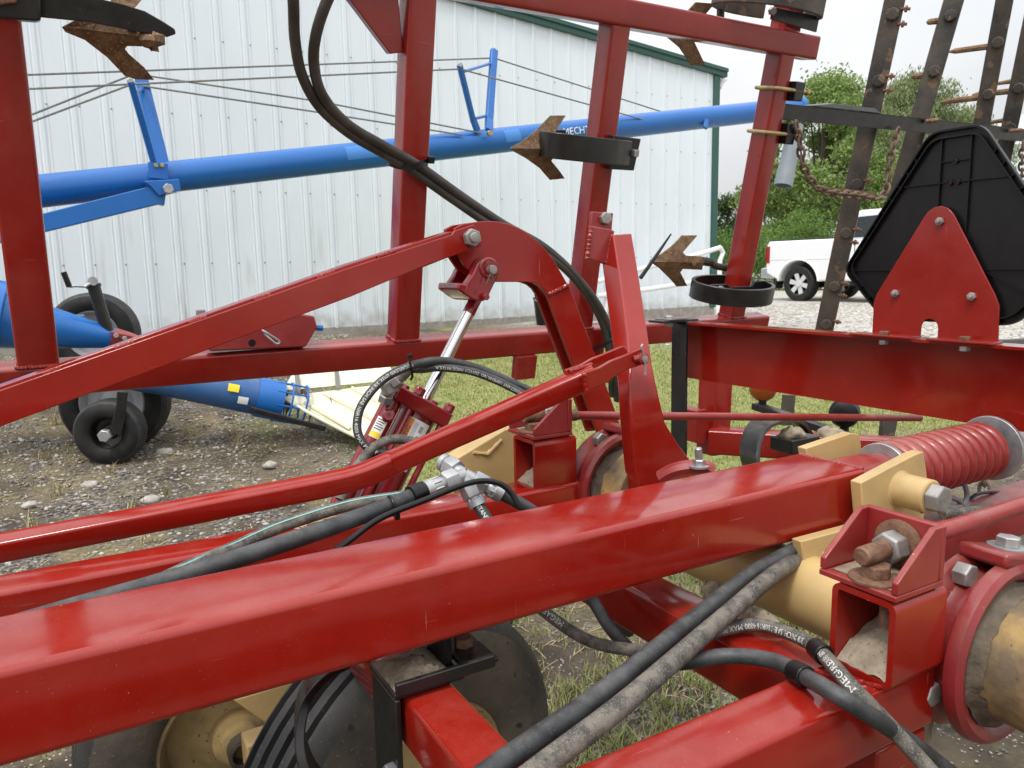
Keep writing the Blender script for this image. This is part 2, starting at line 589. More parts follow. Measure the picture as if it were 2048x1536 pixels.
def ground_mat():
    m, N, L, b = nodes_of('ground')
    tc = N.new('ShaderNodeTexCoord')
    def noise(sc, det=6, rg=.65):
        n = N.new('ShaderNodeTexNoise')
        n.inputs['Scale'].default_value = sc
        n.inputs['Detail'].default_value = det
        n.inputs['Roughness'].default_value = rg
        L.new(tc.outputs['Object'], n.inputs['Vector'])
        return n.outputs[0]
    def mr(o, a, c):
        r_ = N.new('ShaderNodeMapRange')
        r_.inputs[1].default_value = a
        r_.inputs[2].default_value = c
        L.new(o, r_.inputs[0])
        return r_.outputs[0]
    def mix(f, a, c):
        x = N.new('ShaderNodeMix')
        x.data_type = 'RGBA'
        L.new(f, x.inputs[0])
        for s_, q in ((x.inputs[6], a), (x.inputs[7], c)):
            if isinstance(q, tuple):
                s_.default_value = rgba(q)
            else:
                L.new(q, s_)
        return x.outputs[2]
    soil = mix(mr(noise(2.5), .35, .65), (.058, .048, .037), (.16, .13, .092))
    vo = N.new('ShaderNodeTexVoronoi')
    vo.inputs['Scale'].default_value = 70
    L.new(tc.outputs['Object'], vo.inputs['Vector'])
    sp = N.new('ShaderNodeSeparateColor')
    L.new(vo.outputs['Color'], sp.inputs[0])
    gravel = mix(mr(sp.outputs[0], .35, 1.), (.06, .053, .045), (.34, .32, .285))
    base = mix(mr(noise(3.3), .46, .6), soil, gravel)
    straw = mix(mr(noise(60), .4, .7), (.15, .12, .065), (.32, .26, .155))
    base = mix(mr(noise(1.9), .50, .63), base, straw)
    at1 = N.new('ShaderNodeAttribute')
    at1.attribute_name = 'lawn'
    grass = mix(mr(noise(9), .35, .65), (.19, .23, .065), (.33, .32, .13))
    base = mix(at1.outputs['Fac'], base, grass)
    at2 = N.new('ShaderNodeAttribute')
    at2.attribute_name = 'drive'
    dg = mix(mr(sp.outputs[1], .1, .9), (.30, .28, .25), (.56, .54, .51))
    dg = mix(mr(noise(.7), .48, .66), dg, (.36, .32, .25))
    base = mix(at2.outputs['Fac'], base, dg)
    L.new(base, b.inputs['Base Color'])
    b.inputs['Roughness'].default_value = .95
    b.inputs['Specular IOR Level'].default_value = .2
    bp = N.new('ShaderNodeBump')
    bp.inputs['Strength'].default_value = .8
    bp.inputs['Distance'].default_value = .02
    L.new(noise(38, 8, .7), bp.inputs['Height'])
    L.new(bp.outputs[0], b.inputs['Normal'])
    return m
def zf_near(x, y):
    return ground_h(x, y) + (.012 * vnoise(x, y, 4, 8) + .008 * vnoise(x, y, 11, 9)) * sstep(14, 8, np.hypot(x, y))
GM = ground_mat()
xs = np.unique(np.concatenate([np.linspace(-900, -40, 10), np.linspace(-40, -6, 20), np.arange(-6, 9, .12), np.linspace(9, 40, 45), np.linspace(40, 900, 12)]))
ys = np.unique(np.concatenate([np.linspace(-900, -40, 8), np.linspace(-40, -3, 14), np.arange(-3, 9.6, .12), np.linspace(9.6, 40, 40), np.linspace(40, 900, 12)]))
g = grid_sheet('ground', xs, ys, zf_near, GM, {'lawn': lawn_amount, 'drive': drive_amount})
g['kind'] = 'structure'

# loose stones, blades and straws
def soup(name, verts, faces, mats, midx, kind='stuff', label=None, cat=None, smooth=False):
    me = bpy.data.meshes.new(name)
    nv, nf = len(verts), len(faces)
    k = faces.shape[1]
    me.vertices.add(nv)
    me.vertices.foreach_set('co', verts.astype(np.float32).ravel())
    me.loops.add(nf * k)
    me.loops.foreach_set('vertex_index', faces.astype(np.int32).ravel())
    me.polygons.add(nf)
    me.polygons.foreach_set('loop_start', np.arange(0, nf * k, k, dtype=np.int32))
    me.polygons.foreach_set('loop_total', np.full(nf, k, dtype=np.int32))
    for mt in mats:
        me.materials.append(mt)
    if midx is not None:
        me.polygons.foreach_set('material_index', midx.astype(np.int32))
    me.update(calc_edges=True)
    me.validate()
    if smooth:
        me.polygons.foreach_set('use_smooth', [True] * len(me.polygons))
    o = bpy.data.objects.new(name, me)
    COL.objects.link(o)
    if kind:
        o['kind'] = kind
    if label:
        o['label'] = label
        o['category'] = cat
    return o

ICO_V = []
t_ = (1 + 5 ** .5) / 2
for a, b_ in ((-1, t_), (1, t_), (-1, -t_), (1, -t_)):
    ICO_V.append((a, b_, 0))
for a, b_ in ((-1, t_), (1, t_), (-1, -t_), (1, -t_)):
    ICO_V.append((0, a, b_))
for a, b_ in ((t_, -1), (t_, 1), (-t_, -1), (-t_, 1)):
    ICO_V.append((a, 0, b_))
ICO_V = np.array(ICO_V) / math.sqrt(1 + t_ * t_)
ICO_F = np.array([(0, 11, 5), (0, 5, 1), (0, 1, 7), (0, 7, 10), (0, 10, 11), (1, 5, 9), (5, 11, 4), (11, 10, 2), (10, 7, 6), (7, 1, 8), (3, 9, 4), (3, 4, 2), (3, 2, 6), (3, 6, 8), (3, 8, 9), (4, 9, 5), (2, 4, 11), (6, 2, 10), (8, 6, 7), (9, 8, 1)])
def stones(n, xr, yr, smin, smax, keep):
    x = rng.uniform(*xr, n)
    y = rng.uniform(*yr, n)
    k = keep(x, y) > rng.uniform(0, 1, n)
    x, y = x[k], y[k]
    n = len(x)
    s = smin + (smax - smin) * rng.power(.35, n)
    sc = np.stack([s * rng.uniform(.7, 1.5, n), s * rng.uniform(.7, 1.3, n), s * rng.uniform(.4, .8, n)], -1)
    a = rng.uniform(0, 6.28, n)
    v = ICO_V[None] * (1 + rng.uniform(-.22, .22, (n, 12, 1))) * sc[:, None]
    ca, sa = np.cos(a)[:, None], np.sin(a)[:, None]
    vx = v[..., 0] * ca - v[..., 1] * sa + x[:, None]
    vy = v[..., 0] * sa + v[..., 1] * ca + y[:, None]
    vz = v[..., 2] + (zf_near(x, y) + s * .15)[:, None]
    V_ = np.stack([vx, vy, vz], -1).reshape(-1, 3)
    F_ = (ICO_F[None] + (np.arange(n) * 12)[:, None, None]).reshape(-1, 3)
    return V_, F_, np.repeat(rng.integers(0, 3, n), 20)
ST = [pm('stone_pale', (.46, .43, .38), (.33, .31, .27), 30, .9), pm('stone_grey', (.20, .19, .175), (.13, .125, .115), 30, .9), pm('stone_brown', (.15, .12, .09), (.22, .18, .135), 30, .9)]
v1, f1, m1 = stones(60000, (-1.6, 2.9), (2.6, 8.9), .003, .015, lambda x, y: np.clip(.95 - 1.2 * lawn_amount(x, y), .02, 1) * (.45 + .55 * (vnoise(x, y, 1.6, 12) > -.1)))
soup('gravel', v1, f1, ST, m1, label='loose grey gravel on the soil around the auger wheels', cat='gravel')
v1, f1, m1 = stones(22000, (-1.4, 2.8), (1.0, 3.2), .0018, .0065, lambda x, y: .9 - .6 * lawn_amount(x, y))
soup('small_gravel', v1, f1, [ST[0], ST[0], ST[1]], m1, label='small pebbles in the soil under the red beams', cat='gravel')
v1, f1, m1 = stones(7000, (5.2, 14), (3.6, 11), .012, .04, lambda x, y: drive_amount(x, y))
soup('drive_gravel', v1, f1, [ST[0], pm('stone_white', (.60, .58, .55), (.5, .48, .45), 20, .9), ST[0]], m1, label='pale crushed stone of the drive before the white truck', cat='gravel')

def blades(n, xr, yr, keep, hmin, hmax, w, lean=.6, clump=0, flat=False):
    if clump:
        m = max(1, n // clump)
        cx, cy = rng.uniform(*xr, m), rng.uniform(*yr, m)
        k = keep(cx, cy) > rng.uniform(0, 1, m)
        cx, cy = cx[k], cy[k]
        x = (cx[:, None] + rng.normal(0, .018, (len(cx), clump))).ravel()
        y = (cy[:, None] + rng.normal(0, .018, (len(cx), clump))).ravel()
        hs_ = np.repeat(rng.uniform(.6, 1.2, len(cx)), clump)
    else:
        x, y = rng.uniform(*xr, n), rng.uniform(*yr, n)
        k = keep(x, y) > rng.uniform(0, 1, n)
        x, y = x[k], y[k]
        hs_ = np.ones(len(x))
    n = len(x)
    h = rng.uniform(hmin, hmax, n) * hs_
    a = rng.uniform(0, 6.28, n)
    d = np.stack([np.cos(a), np.sin(a)], -1)
    ln = rng.uniform(.1, lean, n) * h
    if flat:
        ln, h = h, rng.uniform(.002, .015, n)
    z = zf_near(x, y)
    p = np.stack([x, y, z], -1)
    sdv = np.stack([-d[:, 1], d[:, 0], np.zeros(n)], -1) * w * .5
    mid = p + np.concatenate([d * (ln * .35)[:, None], (h * .6)[:, None]], -1)
    tip = p + np.concatenate([d * ln[:, None], h[:, None]], -1)
    V_ = np.stack([p - sdv, p + sdv, mid + sdv * .8, mid - sdv * .8, tip], 1).reshape(-1, 3)
    o = (np.arange(n) * 5)[:, None, None]
    F_ = (np.array([(0, 1, 2), (0, 2, 3), (3, 2, 4)])[None] + o).reshape(-1, 3)
    return V_, F_, n
GR = [pm('grass_blade', (.18, .25, .05), (.25, .31, .085), 3, .6), pm('grass_blade_yellow', (.33, .33, .12), (.40, .37, .17), 3, .65), pm('grass_dry', (.36, .29, .16), (.28, .21, .11), 3, .8)]
v1, f1, n1 = blades(200000, (1.0, 8.4), (2.4, 8.4), lambda x, y: lawn_amount(x, y) ** 1.2, .008, .028, .0055, 1.3)
soup('lawn_grass', v1, f1, GR, np.repeat(rng.choice([0, 0, 0, 1, 1, 2], n1), 3), label='short green lawn grass behind the red frame', cat='grass')
v1, f1, n1 = blades(80000, (.4, 2.9), (1.2, 3.8), lambda x, y: .22 + .7 * (vnoise(x, y, 1.3, 31) > .05) , .012, .05, .0034, 1.2, clump=16)
soup('weed_grass', v1, f1, GR, np.repeat(rng.choice([0, 0, 1, 2], n1), 3), label='thin tufts of grass in the soil under the hoses', cat='grass')
v1, f1, n1 = blades(26000, (-1.6, 3.0), (1.2, 8.8), lambda x, y: np.clip(.25 + .9 * (vnoise(x, y, 1.1, 15)), .05, 1) * (1 - .6 * lawn_amount(x, y)), .04, .16, .005, 1, flat=True)
soup('dry_straw', v1, f1, [GR[2], STRAW], np.repeat(rng.integers(0, 2, n1), 3), label='dry flattened grass and straw lying over the gravel', cat='straw')
v1, f1, n1 = blades(4200, (-1.2, 2.6), (2.2, 8.4), lambda x, y: np.clip(.06 + .8 * vnoise(x, y, .9, 18), 0, 1), .03, .11, .005, 1.0, clump=18)
soup('dry_tufts', v1, f1, GR, np.repeat(rng.choice([1, 2, 2, 2], n1), 3), label='dry tufts of grass standing among the gravel', cat='grass')
v1, f1, n1 = blades(3000, (-.7, 1.2), (1.9, 3.4), lambda x, y: .5 + 0 * x, .02, .06, .004, 1.0, clump=14)
soup('near_weeds', v1, f1, GR, np.repeat(rng.choice([0, 1, 1, 2], n1), 3), label='low weeds by the gauge wheel tyres', cat='grass')

# bigger stones one can pick out
for i, (px, py, r_) in enumerate(((445, 848, .10), (350, 890, .055), (420, 842, .0), (330, 905, .05), (180, 970, .04), (300, 1000, .045), (60, 1010, .035), (540, 930, .04))):
    if not r_:
        continue
    p = P(px, py, z=.12)
    for _ in range(6):
        p = P(px, py, z=gz(p.x, p.y) + r_ * .3)
    mb = MB()
    blob(mb, p, r_ * 1.2, r_, r_ * .6, 9, 6, .2, i)
    where = ['largest pale stone lying before the blue auger intake', 'pale stone just right of the small auger wheel', '', 'low flat stone below the large stone near the auger wheel', 'stone left of centre in the gravel below the small wheel', 'stone in the gravel above the bent red link', 'stone at the far left edge of the gravel', 'stone lying below the cream hopper'][i]
    tag(mb.build('stone', ST[0], sharp=180), where, 'stone', 'stones in the gravel')

# ================================================================== SHED
YS = 9.0
RIB = .0313 * YS
XR = P(1422, 502, y=YS).x
def roof_z(x):
    a, b_ = P(1042, 38, y=YS), P(1377, 133, y=YS)
    return a.z + (b_.z - a.z) * (x - a.x) / (b_.x - a.x)
shed = thing('metal_shed', 'white ribbed metal shed with green corner and roof trim', 'building', (XR - 4, YS, .6))
ZB = P(690, 655, y=YS).z
def cladding(x0, n, first):
    prof = []
    for i in range(n):
        c = x0 + i * RIB
        prof += [(c - RIB * .5, 0), (c - RIB * .205, 0), (c - RIB * .19, -.006), (c - RIB * .15, -.006), (c - RIB * .135, 0), (c - .034, 0), (c - .018, -.015), (c + .012, -.015), (c + .030, 0), (c + RIB * .135, 0), (c + RIB * .15, -.006), (c + RIB * .19, -.006), (c + RIB * .205, 0)]
    prof.append((x0 + (n - .5) * RIB, 0))
    mb = MB()
    vs_, fs_ = [], []
    for x, d in prof:
        zt = min(roof_z(x), 7.)
        vs_ += [V(x, YS + d, ZB), V(x, YS + d, 2.4), V(x, YS + d, zt)]
    for i in range(len(prof) - 1):
        for j in (0, 1):
            a = i * 3 + j
            fs_.append((a, a + 3, a + 4, a + 1))
    mb.add(vs_, fs_)
    return mb
# cladding with grime streaks below the fixing rows
def clad_mat():
    m = WALL
    N, L = m.node_tree.nodes, m.node_tree.links
    b = N['Principled BSDF']
    src = b.inputs['Base Color'].links[0].from_socket
    tc = N.new('ShaderNodeTexCoord')
    mp = N.new('ShaderNodeMapping')
    mp.inputs['Scale'].default_value = (5, 1, .8)
    L.new(tc.outputs['Object'], mp.inputs[0])
    n = N.new('ShaderNodeTexNoise')
    n.inputs['Scale'].default_value = 1.6
    n.inputs['Detail'].default_value = 5
    L.new(mp.outputs[0], n.inputs['Vector'])
    r_ = N.new('ShaderNodeMapRange')
    r_.inputs[1].default_value = .58
    r_.inputs[2].default_value = .78
    L.new(n.outputs[0], r_.inputs[0])
    sx = N.new('ShaderNodeSeparateXYZ')
    L.new(tc.outputs['Object'], sx.inputs[0])
    h = N.new('ShaderNodeMapRange')
    h.inputs[1].default_value = 2.6
    h.inputs[2].default_value = 1.0
    L.new(sx.outputs[2], h.inputs[0])
    mu = N.new('ShaderNodeMath')
    mu.operation = 'MULTIPLY'
    L.new(r_.outputs[0], mu.inputs[0])
    L.new(h.outputs[0], mu.inputs[1])
    x = N.new('ShaderNodeMix')
    x.data_type = 'RGBA'
    L.new(mu.outputs[0], x.inputs[0])
    L.new(src, x.inputs[6])
    x.inputs[7].default_value = (.50, .52, .49, 1)
    # soil splashed up along the foot
    n2 = N.new('ShaderNodeTexNoise')
    n2.inputs['Scale'].default_value = 7
    n2.inputs['Detail'].default_value = 8
    L.new(tc.outputs['Object'], n2.inputs['Vector'])
    h2 = N.new('ShaderNodeMapRange')
    h2.inputs[1].default_value = ZB + .45
    h2.inputs[2].default_value = ZB
    L.new(sx.outputs[2], h2.inputs[0])
    m2 = N.new('ShaderNodeMath')
    m2.operation = 'MULTIPLY'
    L.new(n2.outputs[0], m2.inputs[0])
    L.new(h2.outputs[0], m2.inputs[1])
    r2 = N.new('ShaderNodeMapRange')
    r2.inputs[1].default_value = .25
    r2.inputs[2].default_value = .75
    L.new(m2.outputs[0], r2.inputs[0])
    y = N.new('ShaderNodeMix')
    y.data_type = 'RGBA'
    L.new(r2.outputs[0], y.inputs[0])
    L.new(x.outputs[2], y.inputs[6])
    y.inputs[7].default_value = (.33, .31, .26, 1)
    L.new(y.outputs[2], b.inputs['Base Color'])
clad_mat()
x = XR - RIB * .5
k = 0
while x > -2.2:
    cladding(x - 2 * RIB, 3, k).build('cladding_panel', WALL, shed, sharp=20)
    x -= 3 * RIB
    k += 1
mb = MB()
zz = 1.3617 - 1.35
for row in range(-1, 6):
    z = 1.35 + YS * (zz + row * .0861)
    xx = XR - RIB * .5
    while xx > -2.2:
        if z < roof_z(xx) - .1:
            lathe(mb, V(xx + .05, YS - .001, z), V(0, -1, 0), [(.011, 0), (.011, .004), (.007, .009)], 6)
        xx -= RIB
o = mb.build('screws', ZINCD, shed)
o['kind'] = 'stuff'
mb = MB()
boxc(mb, (XR - .02, YS - .03, ZB - .02), (XR + .10, YS + .1, roof_z(XR) + .05))
mb.build('corner_trim', GREEN, shed, bevel=.006)
mb = MB()
xe = XR + .22
prism(mb, [V(-3, YS - .06, roof_z(-3) - .02), V(xe, YS - .06, roof_z(xe) - .02), V(xe, YS - .06, roof_z(xe) + .085), V(-3, YS - .06, roof_z(-3) + .085)], V(0, .1, 0))
prism(mb, [V(-3, YS - .085, roof_z(-3) + .05), V(xe, YS - .085, roof_z(xe) + .05), V(xe, YS - .085, roof_z(xe) + .105), V(-3, YS - .085, roof_z(-3) + .105)], V(0, .024, 0))
mb.build('roof_trim', GREEN, shed, bevel=.006)
mb = MB()
prism(mb, [V(-3, YS, roof_z(-3) + .08), V(xe, YS, roof_z(xe) + .08), V(xe, YS, roof_z(xe) + .1), V(-3, YS, roof_z(-3) + .1)], V(0, 12, 0))
mb.build('roof', GREEN, shed)
mb = MB()
boxc(mb, (XR + .02, YS + .12, ZB), (XR + .06, YS + 12, roof_z(XR)))
mb.build('side_wall', WALL, shed)
mb = MB()
boxc(mb, (-3, YS - .012, gz(3, YS) - .2), (XR + .08, YS + .02, ZB + .012))
mb.build('skirt_board', WOOD, shed, bevel=.004)
mb = MB()
tube(mb, catmull([P(1437, 175, y=YS + .1), P(1444, 162, y=YS + .1), P(1449, 158, y=YS + .1)], 5), .05, 8)
mb.build('gutter_outlet', WHITE, shed)

# white pipe rails stored along the shed wall
rl = thing('white_pipe_rail', 'white pipe gate rails standing along the shed wall behind the red wing', 'railing', P(1300, 620, y=8.3))
for nm, pts in (('rail', [(1195, 563), (1300, 533), (1400, 508), (1440, 495)]), ('rail', [(1195, 592), (1300, 578), (1400, 562)])):
    mb = MB()
    tube(mb, [P(a, b_, y=8.4) for a, b_ in pts], .035, 10)
    mb.build(nm, WHITE, rl)
mb = MB()
tube(mb, [P(1440, 495, y=8.4), P(1446, 505, y=8.4), P(1440, 520, y=8.4), P(1436, 640, y=8.4)], .035, 10)
mb.build('end_post', WHITE, rl)
mb = MB()
tube(mb, [P(1215, 560, y=8.42), P(1210, 640, y=8.42)], .03, 10)
mb.build('post', WHITE, rl)
# bucket
bk = P(1092, 640, y=8.4)
b0 = thing('black_bucket', 'black plastic bucket standing at the foot of the shed', 'bucket', bk)
mb = MB()
lathe(mb, V(bk.x, bk.y, gz(bk.x, bk.y) - .02), V(0, 0, 1), [(.001, 0), (.12, 0), (.16, .36), (.168, .36), (.168, .38), (.15, .38), (.112, .02), (.001, .02)], 24)
mb.build('tub', PLAS, b0)
mb = MB()
c = V(bk.x, bk.y, gz(bk.x, bk.y) + .34)
tube(mb, [c + V(.168 * math.cos(a), 0, -.12 * math.sin(a)) + V(0, -.172 * math.sin(a), 0) for a in np.linspace(0, math.pi, 14)], .004, 6)
mb.build('handle', ZINC, b0)

# ================================================================== TREES, HEDGE, TRUCK, FAR BUILDING
def leafmat(name, c1, c2):
    m, N, L, b = nodes_of(name)
    oi = N.new('ShaderNodeNewGeometry')
    r_ = N.new('ShaderNodeMix')
    r_.data_type = 'RGBA'
    L.new(oi.outputs['Random Per Island'], r_.inputs[0])
    r_.inputs[6].default_value = rgba(c1)
    r_.inputs[7].default_value = rgba(c2)
    L.new(r_.outputs[2], b.inputs['Base Color'])
    b.inputs['Roughness'].default_value = .55
    tr = N.new('ShaderNodeBsdfTranslucent')
    L.new(r_.outputs[2], tr.inputs['Color'])
    ad = N.new('ShaderNodeMixShader')
    ad.inputs[0].default_value = .35
    L.new(b.outputs[0], ad.inputs[1])
    L.new(tr.outputs[0], ad.inputs[2])
    L.new(ad.outputs[0], N['Material Output'].inputs[0])
    return m
LEAF = [leafmat('leaf_maple', (.15, .23, .055), (.25, .35, .10)), leafmat('leaf_willow', (.15, .195, .07), (.25, .30, .13)), leafmat('leaf_hedge', (.075, .16, .022), (.15, .26, .045)), leafmat('leaf_dark', (.035, .07, .018), (.07, .12, .03))]
BARK = pm('bark', (.10, .075, .055), (.06, .045, .035), 9, .9, bump=.6, bscale=20)
def leaves(centres, radii, per, size, squash=.8, droop=0):
    out = []
    for c, r_ in zip(centres, radii):
        n = int(2.1 * per * (r_ / .5) ** 1.6)
        d = rng.normal(0, 1, (n, 3))
        d /= np.linalg.norm(d, axis=1)[:, None]
        rad = r_ * rng.uniform(.35, 1.0, n) ** .6 * (1 + .25 * rng.normal(0, 1, n))
        p = np.array(c)[None] + d * rad[:, None] * np.array([1, 1, squash])
        if droop:
            p[:, 2] -= np.abs(rng.normal(0, droop, n))
        out.append(p)
    p = np.concatenate(out)
    n = len(p)
    s = .62 * size * rng.uniform(.6, 1.4, n)
    a = rng.normal(0, 1, (n, 3))
    a /= np.linalg.norm(a, axis=1)[:, None]
    if droop:
        a[:, 2] -= 1.2
        a /= np.linalg.norm(a, axis=1)[:, None]
    b_ = np.cross(a, rng.normal(0, 1, (n, 3)))
    b_ /= np.linalg.norm(b_, axis=1)[:, None]
    A, B_ = a * s[:, None], b_ * (s * (.55 if not droop else .28))[:, None]
    V_ = np.stack([p - A, p + B_, p + A, p - B_], 1).reshape(-1, 3)
    F_ = np.arange(n * 4).reshape(-1, 4)
    return V_, F_
def tree(base, height, lobes, mat, label, per=150, size=.11, droop=0, trunk=.2, crown_from=.3):
    t = thing('leafy_tree', label, 'tree', base, 'trees behind the drive')
    mb = MB()
    bx = Vector(base)
    top = bx + V(.1, 0, height * .8)
    tube(mb, catmull([bx - V(0, 0, .2), bx + V(.05, 0, height * .3), bx + V(-.08, .05, height * .55), top], 5), [trunk * (1 - .045 * i) for i in range(16)], 9)
    for (cx, cy, cz, r_) in lobes[::2]:
        s = bx + V(0, 0, height * random.uniform(.25, .5))
        e = bx + V(cx, cy, cz)
        tube(mb, catmull([s, s.lerp(e, .5) + V(0, 0, -.2), e], 4), [trunk * .42 * (1 - .1 * i) for i in range(9)], 6)
    mb.build('trunk', BARK, t)
    V_, F_ = leaves([(bx.x + a, bx.y + b_, bx.z + c) for a, b_, c, r_ in lobes], [l[3] for l in lobes], per, size, .8, droop)
    o = soup('crown', V_, F_, [mat], None, kind=None)
    attach(o, t)
    return t
def lobes_for(w, h0, h1, n, rmin, rmax, seed):
    r_ = np.random.default_rng(seed)
    out = []
    for i in range(n):
        f = r_.uniform(0, 1)
        z = h0 + (h1 - h0) * f
        env = w * math.sqrt(max(.08, 1 - (2 * (f - .42)) ** 2 * .85))
        a = r_.uniform(0, 6.28)
        q = env * r_.uniform(.1, 1) ** .6
        out.append((q * math.cos(a), q * math.sin(a), z, r_.uniform(rmin, rmax)))
    return out
def far_at(px, py, dist):
    r = sight(px, py)
    k = dist / math.hypot(r.x, r.y)
    return CAM + r * k
def foot(px, dist):
    p = far_at(px, 540, dist)
    return V(p.x, p.y, gz(p.x, p.y) - .05)
for px, dist, top_px, w, mat, lab, per, size, droop, seed in (
        (1640, 34, 150, 3.0, LEAF[0], 'bright green maple tree rising above the hedge left of the dark harrow bars', 300, .12, 0, 3),
        (1800, 42, 125, 3.6, LEAF[1], 'tall willow with feathery drooping foliage behind the harrow bars', 230, .16, .5, 4),
        (1725, 38, 180, 2.6, LEAF[1], 'olive green willow between the maple and the tall willow', 230, .15, .4, 9),
        (1900, 44, 200, 2.6, LEAF[1], 'thin willow at the right with its top leaning outwards', 170, .15, .5, 6),
        (1452, 40, 385, 1.0, LEAF[3], 'small dark tree showing beside the green shed corner', 240, .11, 0, 8),
        (1560, 46, 330, 3.0, LEAF[3], 'dark tree standing low behind the hedge by the shed', 200, .16, 0, 11)):
    b_ = foot(px, dist)
    ht = far_at(px, top_px, dist).z - b_.z
    tree(b_, ht, lobes_for(w, ht * .12, ht * .93, 46 if w > 2 else 16, .45, .95, seed), mat, lab, per, size, droop, .16 + .02 * w)
def hedge(px0, px1, dist, top_px, depth, label):
    a, c = foot(px0, dist), foot(px1, dist)
    t = thing('hedge', label, 'hedge', a.lerp(c, .5))
    n = int((c - a).length / .42)
    cs, rs = [], []
    ht = far_at((px0 + px1) / 2, top_px, dist).z - a.z
    dirn = (c - a).normalized()
    back = V(-dirn.y, dirn.x, 0)
    if back.dot(a - CAM) < 0:
        back = -back
    for i in range(n + 1):
        p = a.lerp(c, i / n)
        hh = ht * (.88 + .12 * math.sin(i * 1.3) + random.uniform(-.07, .07))
        for zf in np.arange(.25, hh, .38):
            for dd in (0, depth * .5):
                q = p + back * (dd + random.uniform(-.15, .15)) + V(0, 0, zf)
                cs.append(tuple(q))
                rs.append(random.uniform(.32, .46))
    V_, F_ = leaves(cs, rs, 150, .055, 1.)
    o = soup('foliage', V_, F_, [LEAF[2]], None, kind=None)
    attach(o, t)
    mb = MB()
    for i in range(0, n + 1, 2):
        p = a.lerp(c, i / n) + back * .3
        tube(mb, [p - V(0, 0, .1), p + V(random.uniform(-.2, .2), 0, ht * .7)], .03, 6)
    mb.build('stems', BARK, t)
hedge(1425, 1555, 27, 455, .9, 'bright green clipped hedge between the shed corner and red post')
hedge(1558, 1760, 25.5, 418, 1.0, 'bright green rounded hedge behind the white truck bed')

# pickup
TP = foot(1600, 18.7)
TP.z = P(1600, 602, z=0).z
tr_ = sight(1600, 602)
kk = 18.7 / math.hypot(tr_.x, tr_.y)
TP = CAM + tr_ * kk
TF = V(.05, -1, 0).normalized()          # front of the truck
TS = V(TF.y, -TF.x, 0)                       # towards the viewer side
if TS.dot(CAM - TP) < 0:
    TS = -TS
TP = V(TP.x, TP.y, TP.z)
def tk(a, s, z):
    return TP + TF * a + TS * (s - .0) + V(0, 0, z)
TPAINT = pm('white_car_paint', (.80, .81, .82), rough=.12, coat=.6)
TGLASS = pm('tinted_glass', (.025, .03, .035), rough=.06, spec=.6)
LAMP = pm('red_lamp', (.30, .01, .01), rough=.2)
trk = thing('pickup_truck', 'white pickup truck parked on the gravel drive by the hedge', 'truck', TP)
def side_prism(pts, s0, s1):
    mb = MB()
    prism(mb, [tk(a, s0, z) for a, z in pts], TS * (s1 - s0))
    return mb
arch = lambda cx, r_, n=12: [(cx + r_ * math.cos(a), .40 + r_ * math.sin(a)) for a in np.linspace(math.pi * .98, math.pi * .02, n)]
body = [(-.86, .62), (-.88, .80), (-.86, 1.28), (-.80, 1.36), (1.05, 1.36), (1.07, 1.28), (4.0, 1.28), (4.75, 1.12), (4.85, .75), (4.8, .5), (4.3, .42)] + list(reversed(arch(3.75, .50))) + [(3.1, .45), (.62, .45)] + list(reversed(arch(0, .50))) + [(-.6, .50)]
side_prism(body, -1.75, .12).build('body', TPAINT, trk, bevel=.05, segs=3)
cab = [(1.08, 1.27), (1.18, 1.84), (1.38, 1.92), (3.0, 1.92), (3.35, 1.84), (4.0, 1.27)]
side_prism(cab, -1.63, .0).build('cab', TPAINT, trk, bevel=.06, segs=3)
side_prism([(1.27, 1.36), (1.35, 1.78), (2.05, 1.80), (2.05, 1.36)], .0, .012).build('window', TGLASS, trk, 'tinted rear side window')
side_prism([(2.18, 1.36), (2.18, 1.80), (3.0, 1.80), (3.62, 1.34)], .0, .012).build('window', TGLASS, trk)
mb = MB()
prism(mb, [tk(1.13, s, z) for s, z in ((-1.5, 1.42), (-.13, 1.42), (-.2, 1.78), (-1.43, 1.78))], TF * -.05)
mb.build('rear_window', TGLASS, trk)
side_prism([(-.85, .86), (-.85, 1.24), (-.77, 1.24), (-.77, .86)], .12, .135).build('tail_lamp', LAMP, trk)
mb = MB()
prism(mb, [tk(-.885, s, z) for s, z in ((.11, .86), (-.02, .86), (-.02, 1.22), (.11, 1.22))], TF * -.012)
mb.build('tail_lamp', LAMP, trk)
side_prism([(-1.04, .52), (-1.04, .74), (-.8, .78), (-.6, .60), (-.6, .50)], -1.72, .10).build('bumper', pm('chrome_bumper', (.55, .56, .57), rough=.2, metal=.9), trk, bevel=.03)
side_prism([(-.54, .3), (-.54, 1.0), (.58, 1.0), (.58, .3)], -.40, -.37).build('wheel_well', BLK, trk)
side_prism([(3.2, .3), (3.2, 1.0), (4.3, 1.0), (4.3, .3)], -.40, -.37).build('wheel_well', BLK, trk)
side_prism([(-.8, 1.355), (1.05, 1.355), (1.05, 1.385), (-.8, 1.385)], -.05, .10).build('bed_rail', BLK, trk, bevel=.01)
side_prism([(-.66, .28), (-.60, .28), (-.56, .56), (-.66, .56)], -.15, .1).build('mud_flap', BLK, trk)
side_prism([(.75, .36), (3.0, .36), (3.0, .44), (.75, .44)], -.1, .06).build('step_bar', BLK, trk, bevel=.01)
side_prism([(1.36, .70), (1.37, 1.26), (1.385, 1.26), (1.375, .70)], .121, .124).build('door_gap', BLK, trk)
side_prism([(2.28, .70), (2.28, 1.26), (2.295, 1.26), (2.295, .70)], .121, .124).build('door_gap', BLK, trk)
side_prism([(1.46, 1.10), (1.46, 1.15), (1.66, 1.15), (1.66, 1.10)], .12, .16).build('door_handle', BLK, trk, bevel=.012)
